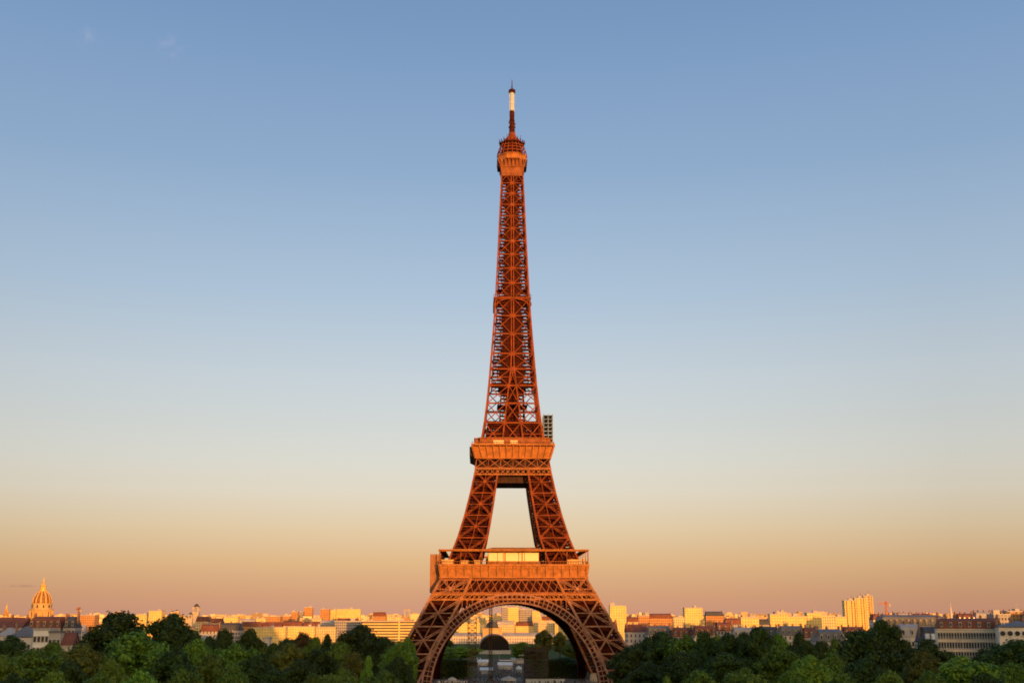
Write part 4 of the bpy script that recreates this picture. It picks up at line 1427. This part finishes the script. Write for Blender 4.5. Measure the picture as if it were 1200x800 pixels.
# the vaulted pavilion on the park axis
p = at(579.5, 743, 1120)
t = thing('vaulted_hall', 'dark round arched exhibition hall with pale rim in the park behind the tower', 'hall', (p.x, p.y, 0))
hw, H = 14.0, p.z
b = MB(); prof = []
for i in range(17):
    a = PI * i / 16
    prof.append((-hw * math.cos(a), H * (.30 + .70 * math.sin(a))))
prof = [(-hw, 0)] + prof + [(hw, 0)]
for (x0, z0), (x1, z1) in zip(prof, prof[1:]):
    b.quad((x0, 0, z0), (x1, 0, z1), (x1, 60, z1), (x0, 60, z0))
b.quad(*[(x, 60, z) for x, z in prof])
b.build('vault', ZINC, t)
b = MB(); b.quad(*[(x * .93, .6, z * .95) for x, z in reversed(prof)])
for i in range(7):
    b.bar((-9 + 3 * i, .4, 0), (-9 + 3 * i, .4, H * .62), .4, .4)
b.build('glass_front', mat('dark_glazing', (.018, .014, .013), .6, .2, .4, spec=.1), t)
b = MB()
for (x0, z0), (x1, z1) in zip(prof, prof[1:]):
    b.bar((x0 * .97, -.2, z0 * .975), (x1 * .97, -.2, z1 * .975), .7, 1.0)
b.build('rim', MESHB, t)
b = MB()
b.box((0, -4, 1.6), (30, 5, 3.2))
for k in range(9):
    b.box((-14 + 3.5 * k, -6.7, 1.9), (.4, .3, 3.8))
b.build('entrance_canopy', CONC, t)

# --- right of the tower
RGT_LIT = [
    (714, 733, 709, 1500, W_YEL, 'flat', CONC, 'square yellow tower block touching the right leg of the lattice tower'),
    (734, 747, 722.5, 1530, W_CREAM, 'mansard', TILE, 'small cream block right of the square yellow tower block'),
    (747, 760, 720.5, 1560, W_OCH, 'flat', CONC, 'small ochre block second right of the square yellow tower block'),
    (760, 787, 718.5, 1590, W_OCH, 'mansard', TILE, 'orange block with a red roof between the two yellow towers'),
    (788, 801, 723, 1640, W_CREAM, 'flat', CONC, 'cream low block left of the second yellow tower'),
    (801, 822, 711.5, 1670, W_YEL, 'flat', CONC, 'second yellow tower block, standing clear right of the lattice tower'),
    (826, 847, 716, 1720, W_OCH, 'mansard', SLATE, 'brownish block with a dark flat cap right of the second yellow tower'),
    (848, 867, 724, 1310, W_GREY, 'mansard', TILE, 'mauve grey block with red roof above the dark round tree'),
    (867, 888, 722.5, 1335, W_YEL, 'flat', CONC, 'low yellow block left of the wide yellow blocks'),
    (888, 901, 725, 1360, W_GREY, 'mansard', SLATE, 'dull grey house between two yellow blocks'),
    (901, 922, 719, 1385, W_YEL, 'flat', CONC, 'wide yellow block with a shallow top, left end of the golden row'),
    (907, 920, 716.5, 1640, W_CREAM, 'flat', CONC, 'cream penthouse block behind the left end of the golden row'),
    (922, 944, 721.5, 1412, W_YEL, 'flat', CONC, 'long low yellow block in the golden row'),
    (944, 961, 717.5, 1440, W_YEL, 'flat', CONC, 'taller yellow block in the middle of the golden row'),
    (961, 977, 720.5, 1468, W_CREAM, 'flat', CONC, 'cream block in the golden row left of the tall towers'),
    (977, 990, 722, 1495, W_YEL, 'flat', CONC, 'last yellow block of the golden row beside the tall towers'),
]
for a in RGT_LIT:
    building('apartment_block', *a[:4], a[7], a[4], a[5], a[6], group='sunlit city blocks right of the tower', chimneys=2 if a[5] == 'mansard' else 0)
# the pair of tall golden slabs
def tall(px0, px1, ytop, d, label, wall):
    t, w, hw, deep = building('tower_block', px0, px1, ytop, d, label, wall, 'flat', CONC, 18, yaw=-.12, group='tall golden towers', roofbox=False)
    b = MB()
    for k in (-.3, .12, .38):
        b.box((k * w, -deep / 2 - .6, hw * .5), (w * .06, 1.4, hw))
    b.build('rib', CHURCH, t)
    b = MB(); b.box((w * .1, 0, hw + 2), (w * .35, 6, 3)); b.build('plant_room', CONC, t)
    b = MB(); b.bar((w * .2, 0, hw + 3.4), (w * .2, 0, hw + 8), .4, .4); b.build('aerial', LEAD, t)
tall(988, 1002, 703, 1600, 'left, lower one of the tall golden towers', W_YEL)
tall(1000, 1012, 700, 1610, 'middle one of the tall golden towers, with the aerials', W_YEL)
tall(1010, 1021, 697.5, 1620, 'right, highest one of the tall golden towers', W_CREAM)
MIDR = [
    (706, 722, 728, 850, W_PALE, 'gable', TILE, 'pale gabled house behind the right tower leg'),
    (733, 758, 731, 880, W_PALE, 'gable', TILE, 'white gabled house with lit edge right of the lattice tower'),
    (757, 786, 733, 860, W_PALE, 'mansard', ZINC, 'pale shaded terrace below the orange block with a red roof'),
    (786, 812, 735, 850, W_GREY, 'mansard', TILE, 'grey shaded terrace below the second yellow tower'),
    (811, 838, 733, 840, W_PALE, 'mansard', TILE, 'pale shaded terrace with red roof below the brownish block'),
    (837, 858, 729, 900, W_GREY, 'mansard', TILE, 'mauve shaded house with steep red roof'),
    (857, 884, 735, 820, W_PALE, 'mansard', ZINC_P, 'pale shaded terrace with light zinc roof'),
    (866, 882, 748, 600, W_PALE, 'flat', ZINC_P, 'pale house end between two dark trees in the right grove'),
    (884, 912, 734, 830, W_GREY, 'mansard', SLATE, 'grey shaded terrace below the wide yellow block'),
    (911, 940, 733, 800, W_PALE, 'mansard', ZINC, 'pale shaded terrace below the golden row'),
    (938, 958, 735, 760, W_GREY, 'mansard', TILE, 'grey house with brown roof left of the grey roofed corner house'),
    (986, 1012, 734, 900, W_PALE, 'mansard', TILE, 'pale shaded terrace at the foot of the tall golden towers'),
]
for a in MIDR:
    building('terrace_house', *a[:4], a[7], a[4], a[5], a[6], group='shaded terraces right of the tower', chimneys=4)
t_, w_, h_, d_ = building('town_house', 953, 986, 737, 620, 'corner house with a dark grey roof left of the great dark tree', STONE_P, 'mansard', ZINC, 14, chimneys=3, roof_h=6)
windows(t_, w_, h_, d_, 6, 5)
# the long shaded blocks at the right
t_, w_, h_, d_ = building('apartment_block', 1028, 1104, 720, 760, 'long shaded block with dark zinc roof right of the tall golden towers', STONE, 'mansard', ZINC, 18, chimneys=7, yaw=-.05, roof_h=6.5)
windows(t_, w_, h_, d_, 18, 4)
t_, w_, h_, d_ = building('apartment_block', 1048, 1078, 731, 600, 'pale house with pinkish roof behind the great dark tree', STONE_P, 'mansard', ZINC_P, 15, chimneys=4, yaw=-.05)
windows(t_, w_, h_, d_, 7, 5)
t_, w_, h_, d_ = building('apartment_block', 1076, 1098, 734, 570, 'dormer house with slate roof and tall dark windows beside the long pale facade', STONE_P, 'mansard', SLATE, 14, chimneys=2, yaw=-.05, roof_h=7)
windows(t_, w_, h_, d_, 5, 4, 1.3, 2.3)
b = MB()
for k in range(3):
    b = MB()
    b.box((-w_ * .3 + w_ * .3 * k, -d_ / 2 + .3, h_ + 2.6), (1.9, 1.6, 2.6))
    b.box((-w_ * .3 + w_ * .3 * k, -d_ / 2 - .55, h_ + 2.6), (1.2, .14, 1.9))
    b.build('dormer', WHITE, t_)
t_, w_, h_, d_ = building('apartment_block', 1097, 1170, 724, 520, 'long pale stone apartment facade with rows of windows and balconies, right part of the view', HAUSS, 'mansard', TILE, 18, chimneys=8, yaw=-.30, roof_h=4.2, group='stone apartment fronts at the right')
windows(t_, w_, h_, d_, 24, 4, .95, 2.3, h_ - 15.9, 3.9)
for r in range(5):
    b = MB()
    z = h_ - 16.2 + 3.9 * r if r < 5 else h_ - 4.0
    b.box((0, -d_ / 2 - .42, z), (w_ + .3, .8, .28))
    if r in (1, 3):
        b.bar((-w_ / 2, -d_ / 2 - .85, z + 1.0), (w_ / 2, -d_ / 2 - .85, z + 1.0), .1, .1)
        for k in range(60):
            x = -w_ / 2 + w_ * k / 59
            b.bar((x, -d_ / 2 - .85, z + .1), (x, -d_ / 2 - .85, z + 1.0), .06, .06)
    b.build('balcony', STONE_P, t_)
t_, w_, h_, d_ = building('apartment_block', 1168, 1216, 727, 500, 'cream corner pavilion with round windows at the right frame edge', HAUSS, 'hip', ZINC, 18, chimneys=4, yaw=-.30, roof_h=2.6, group='stone apartment fronts at the right')
windows(t_, w_, h_, d_, 6, 4, 1.6, 2.2, 1.5, 4.6)
for k in range(6):
    b = MB()
    x = -w_ / 2 + w_ * (k + .5) / 6
    n = 14
    b.quad(*[(x + .8 * math.cos(2 * PI * i / n), -d_ / 2 - .2, h_ - 2.4 + .8 * math.sin(2 * PI * i / n)) for i in range(n)])
    for i in range(n):
        a0, a1 = 2 * PI * i / n, 2 * PI * (i + 1) / n
        b.bar((x + .9 * math.cos(a0), -d_ / 2 - .15, h_ - 2.4 + .9 * math.sin(a0)), (x + .9 * math.cos(a1), -d_ / 2 - .15, h_ - 2.4 + .9 * math.sin(a1)), .2, .3)
    b.build('round_window', GLASS, t_)
SKYR = [
    (1118, 1140, 718.5, 900, W_GREY, 'mansard', TILE, 'brown roofed house behind the long pale facade'),
    (1140, 1162, 716.5, 1100, W_CREAM, 'mansard', ZINC_P, 'sunlit cream rooftop storey above the long pale facade'),
    (1160, 1180, 719, 900, W_GREY, 'flat', CONC, 'dark rooftop block left of the brick block at the right'),
    (1176, 1200, 715.5, 950, W_OCH, 'flat', CONC, 'brown brick rooftop block near the right frame edge'),
    (1198, 1222, 718, 930, W_CREAM, 'mansard', TILE, 'cream rooftop at the right frame edge'),
    (1046, 1068, 717.5, 1300, W_CREAM, 'mansard', ZINC_P, 'sunlit pale rooftop behind the long zinc roof, near the crane'),
    (1068, 1090, 718.5, 1250, W_CREAM, 'mansard', TILE, 'sunlit red rooftop behind the long zinc roof'),
    (1020, 1036, 719, 1300, W_PALE, 'mansard', TILE, 'pale rooftop between the tall golden towers and the crane'),
]
for a in SKYR:
    building('terrace_house', *a[:4], a[7], a[4], a[5], a[6], group='rooftops on the right skyline', chimneys=4)
# a slender lit church spire
p = at(1113.5, 706, 1300)
t = thing('church_spire', 'slender golden church spire on the right skyline', 'church', (p.x, p.y, 0))
H = p.z
b = MB(); b.box((0, 0, H * .3), (4.4, 4.4, H * .6)); b.box((0, 0, H * .6), (5, 5, .8)); b.build('bell_stage', STONE_P, t)
b = MB(); b.lathe([(2.4, H * .6), (1.2, H * .82), (.15, H)], 8); b.build('spire', STONE_P, t)
b = MB(); b.box((0, 14, 9), (12, 26, 18)); b.quad((-6.2, 1, 18), (6.2, 1, 18), (0, 1, 23)); b.quad((-6.2, 1, 18), (0, 1, 23), (0, 27, 23), (-6.2, 27, 18)); b.quad((6.2, 1, 18), (6.2, 27, 18), (0, 27, 23), (0, 1, 23)); b.build('nave', STONE, t)

# --- the rest of the far city reads as one mass
b = MB()
R = random.Random(77)
for k in range(2600):
    d = 1900 * (3.4 ** (R.random()))
    x = R.uniform(-.5, .5) * d * 1.02
    p = CAM + FWD * d + RGT * x
    gz = ground_z(p.y)
    h = R.uniform(9, 21) if R.random() > .05 else R.uniform(22, 34)
    w, e = R.uniform(10, 34), R.uniform(10, 22)
    rz = R.uniform(-.5, .5)
    b.box((p.x, p.y, gz + h / 2), (w, e, h), rz)
    if R.random() < .6:
        b.box((p.x, p.y, gz + h + 1), (w * .5, e * .5, 2 + R.random() * 2), rz)
tag(b.build('far_city', FAR), 'mass of far city roofs glowing along the horizon', kind='stuff')

# ---------------------------------------------------------------- under the tower
def scaffold_mast(px, ytop, wpx, d, label, m, name, step=2.4, solid=False):
    p = at(px, ytop, d)
    gz = ground_z(p.y)
    w = wpx / FPX * d / 2
    H = p.z - gz
    t = thing(name, label, 'scaffold', (p.x, p.y, gz))
    b = MB()
    for sx in (-1, 0, 1) if solid else (-1, 1):
        for sy in (-1, 1):
            b.bar((sx * w, sy * w, 0), (sx * w, sy * w, H), .34, .34)
    b.build('frame', m, t)
    b = MB()
    n = int(H / step)
    for i in range(n):
        z0, z1 = H * i / n, H * (i + 1) / n
        for k in range(4):
            Rm = Matrix.Rotation(k * PI / 2, 3, 'Z')
            b.bar(Rm @ Vector((-w, -w, z0)), Rm @ Vector((w, -w, z0)), .24, .24)
            b.bar(Rm @ Vector((-w, -w, z0)), Rm @ Vector((w, -w, z1)), .2, .2)
            b.bar(Rm @ Vector((w, -w, z0)), Rm @ Vector((-w, -w, z1)), .2, .2)
        if solid:
            b.box((0, 0, z0 + .1), (2 * w - .3, 2 * w - .3, .16))
    b.build('bracing', m, t)
    if solid:
        b = MB()
        for q in range(22):
            xq = -w + 2 * w * q / 21
            b.bar((xq, w - .4, 0), (xq, w - .4, H), .22, .1)
        for q in range(int(H / .8)):
            b.bar((-w, w - .3, q * .8), (w, w - .3, q * .8), .2, .1)
        b.build('netting', MESHB, t)
    return t
scaffold_mast(553.5, 724, 9.5, 650, 'tall brown lattice mast standing inside the left half of the arch', MESHB, 'lattice_mast')
scaffold_mast(575, 708, 3.2, 660, 'thinnest tall pole mast near the middle of the arch', MESHB, 'pole_mast', 1.6)
scaffold_mast(628, 757, 26, 650, 'wide brown netted scaffold box inside the right half of the arch', MESHB, 'scaffold_box', 2.2, True)

def tent(px, ytop, wpx, d, label, name='tent', sides=10, hroof=.5):
    p = at(px, ytop, d)
    gz = ground_z(p.y)
    H = p.z - gz
    r = wpx / FPX * d / 2
    t = thing(name, label, name, (p.x, p.y, gz))
    b = MB()
    he = H * (1 - hroof)
    b.lathe([(r, he - .7), (r, he), (r * .55, he + (H - he) * .5), (r * .12, H - .4), (.08, H)], sides)
    b.build('roof', WHITE, t)
    b = MB()
    b.lathe([(.1, 0), (.1, he)], 6)
    pm = b.mesh('post', WHITE)
    for i in range(sides):
        a = 2 * PI * i / sides
        link('post', pm, t, (r * .94 * math.cos(a), r * .94 * math.sin(a), 0))
    b = MB()
    b.lathe([(r * .9, 0), (r * .9, .3)], sides)
    b.build('floor', CONC, t)
    b = MB()
    b.lathe([(r * .2, .3), (r * .2, he)], 10)
    b.build('centre_drum', STONE_P, t)
    return t
tent(757, 791.5, 36, 400, 'white pleated carousel roof at the bottom edge right of the tower', 'carousel', 16, .42)
tent(793, 781, 10, 370, 'small white pointed tent among the dark trees right of the tower', 'tent', 6, .4)
tent(596, 791, 18, 640, 'round white tent roof under the middle of the arch', 'tent', 14, .45)
tent(530, 792, 10, 640, 'small white tent beside the left tower foot', 'tent', 6, .4)
tent(608, 779, 7, 760, 'white tent top behind the round white tent', 'tent', 6, .4)
# pale marquees and lamp masts along the park axis
def marquee(px, d, w, h, label, m):
    p = at(px, 760, d)
    t = thing('marquee', label, 'tent', (p.x, p.y, 0), 0, 'marquees along the park axis')
    b = MB(); b.box((0, 0, h * .3), (w, 6, h * .6)); b.build('wall', m, t)
    b = MB()
    x, y = w / 2 + .4, 3.4
    b.quad((-x, -y, h * .6), (x, -y, h * .6), (x, 0, h), (-x, 0, h))
    b.quad((x, y, h * .6), (-x, y, h * .6), (-x, 0, h), (x, 0, h))
    b.quad((-x, y, h * .6), (-x, -y, h * .6), (-x, 0, h))
    b.quad((x, -y, h * .6), (x, y, h * .6), (x, 0, h))
    b.quad((-x, -y, h * .6), (-x, y, h * .6), (x, y, h * .6), (x, -y, h * .6))
    b.build('roof', WHITE, t)
marquee(566, 860, 7, 4.2, 'pale stall tent just left of the vaulted hall entrance', STONE_P)
marquee(592, 800, 9, 4.6, 'pale stall tent on the park axis behind the round white tent', CONC)
marquee(607, 900, 8, 4.0, 'pale stall tent at the right edge of the vaulted hall', STONE_P)
marquee(570, 740, 7, 3.8, 'grey stall tent between the lattice mast and the pole mast', CONC)
for k, (px, d) in enumerate(((561, 770), (585, 870), (601, 770), (611, 830))):
    p = at(px, 760, d)
    t = thing('street_lamp', ('grey lamp post right beside the lattice mast', 'grey lamp post in front of the vaulted hall', 'grey lamp post behind the round white tent', 'grey lamp post close to the netted scaffold box')[k], 'lamp', (p.x, p.y, 0), 0, 'lamp posts of the park')
    b = MB(); b.lathe([(.22, 0), (.2, .6), (.1, .8), (.08, 8.5)], 8); b.bar((-1.1, 0, 8.3), (1.1, 0, 8.3), .12, .12); b.build('pole', CONC, t)
    for q in (-1, 1):
        b = MB(); b.lathe([(.12, 7.6), (.34, 7.7), (.26, 8.25)], 8, (q * 1.1, 0)); b.build('lamp_head', WHITE, t)
# white hoarding across the plaza
def hoarding(px0, px1, ytop, ybot, d, label):
    a, c = at(px0, ytop, d), at(px1, ytop, d)
    t = thing('hoarding', label, 'fence', ((a.x + c.x) / 2, a.y, 0))
    L = c.x - a.x
    b = MB(); b.box((0, 0, a.z / 2), (L, .15, a.z)); b.build('panel', WHITE, t)
    n = max(2, int(L / 3))
    for k in range(n + 1):
        b = MB(); b.box((-L / 2 + L * k / n, -.13, a.z / 2 + .08), (.18, .12, a.z + .15)); b.build('post', CONC, t)
hoarding(585, 614, 772.6, 776, 950, 'white hoarding strip in front of the vaulted hall')
hoarding(616, 662, 795, 800, 640, 'white hoarding along the plaza below the netted scaffold box')
hoarding(512, 548, 797, 800, 640, 'pale hoarding along the plaza near the left tower foot')

# low clipped hedges either side of the park axis
def hedge(px0, px1, ytop, d, deep, label, m):
    a, c = at(px0, ytop, d), at(px1, ytop, d)
    R = random.Random(int(px0))
    L, H = c.x - a.x, a.z
    b = MB()
    b.box((0, deep / 2, H * .46), (L * .98, deep * .9, H * .9))
    for k in range(5200):
        u, v, w_ = R.uniform(-.5, .5), R.random(), R.random()
        face = R.random()
        if face < .5:
            q, n = Vector((u * L, 0, v * H)), Vector((0, -1, .3))
        else:
            q, n = Vector((u * L, w_ * deep, H)), Vector((0, 0, 1))
        q += Vector((R.uniform(-.3, .3), R.uniform(-.3, .3), R.uniform(-.35, .35)))
        n = (n + Vector((R.uniform(-.8, .8), R.uniform(-.8, .8), R.uniform(-.6, .6)))).normalized()
        t = n.cross(Vector((R.uniform(-1, 1), R.uniform(-1, 1), R.uniform(-1, 1)))).normalized() * .4
        s = n.cross(t) * .7
        b.quad(q - t, q + s, q + t, q - s)
    o = b.build('hedge', m, None, ((a.x + c.x) / 2, a.y, 0))
    tag(o, label, 'hedge')
hedge(512, 549, 774, 680, 14, 'tall black green clipped hedge inside the left half of the arch', LEAF_D)
hedge(641, 690, 774, 680, 14, 'tall black green clipped hedge inside the right half of the arch', LEAF_D)

# the crowd on the plaza
b = MB()
R = random.Random(12)
def figure(x, y):
    h = R.uniform(1.55, 1.85)
    a = R.uniform(0, 2 * PI)
    c, s = math.cos(a), math.sin(a)
    def ring(px_, py_, r0, r1, z0, z1, n=6):
        k = len(b.v)
        for rr, z in ((r0, z0), (r1, z1)):
            for i in range(n):
                t = 2 * PI * i / n
                b.v.append((x + c * px_ - s * py_ + rr * math.cos(t), y + s * px_ + c * py_ + rr * math.sin(t), z))
        for i in range(n):
            j = (i + 1) % n
            b.f.append((k + i, k + j, k + n + j, k + n + i))
        b.f.append(tuple(k + n + i for i in range(n)))
    for q in (-.1, .1):
        ring(q, R.uniform(-.12, .12), .07, .1, 0.03, h * .48)
    ring(0, 0, .17, .22, h * .46, h * .70)
    ring(0, 0, .22, .08, h * .70, h * .85)
    for q in (-.27, .27):
        ring(q, R.uniform(-.08, .08), .05, .07, h * .42, h * .80)
    ring(0, 0, .07, .11, h * .84, h * .91)
    ring(0, 0, .11, .06, h * .91, h)
for k in range(300):
    figure(R.uniform(-44, 44), R.uniform(-8, 80))
for k in range(200):
    figure(R.uniform(-18, 18), R.uniform(80, 300))
tag(b.build('crowd', CLOTH), 'crowd of tiny visitors on the plaza under the tower', kind='stuff')
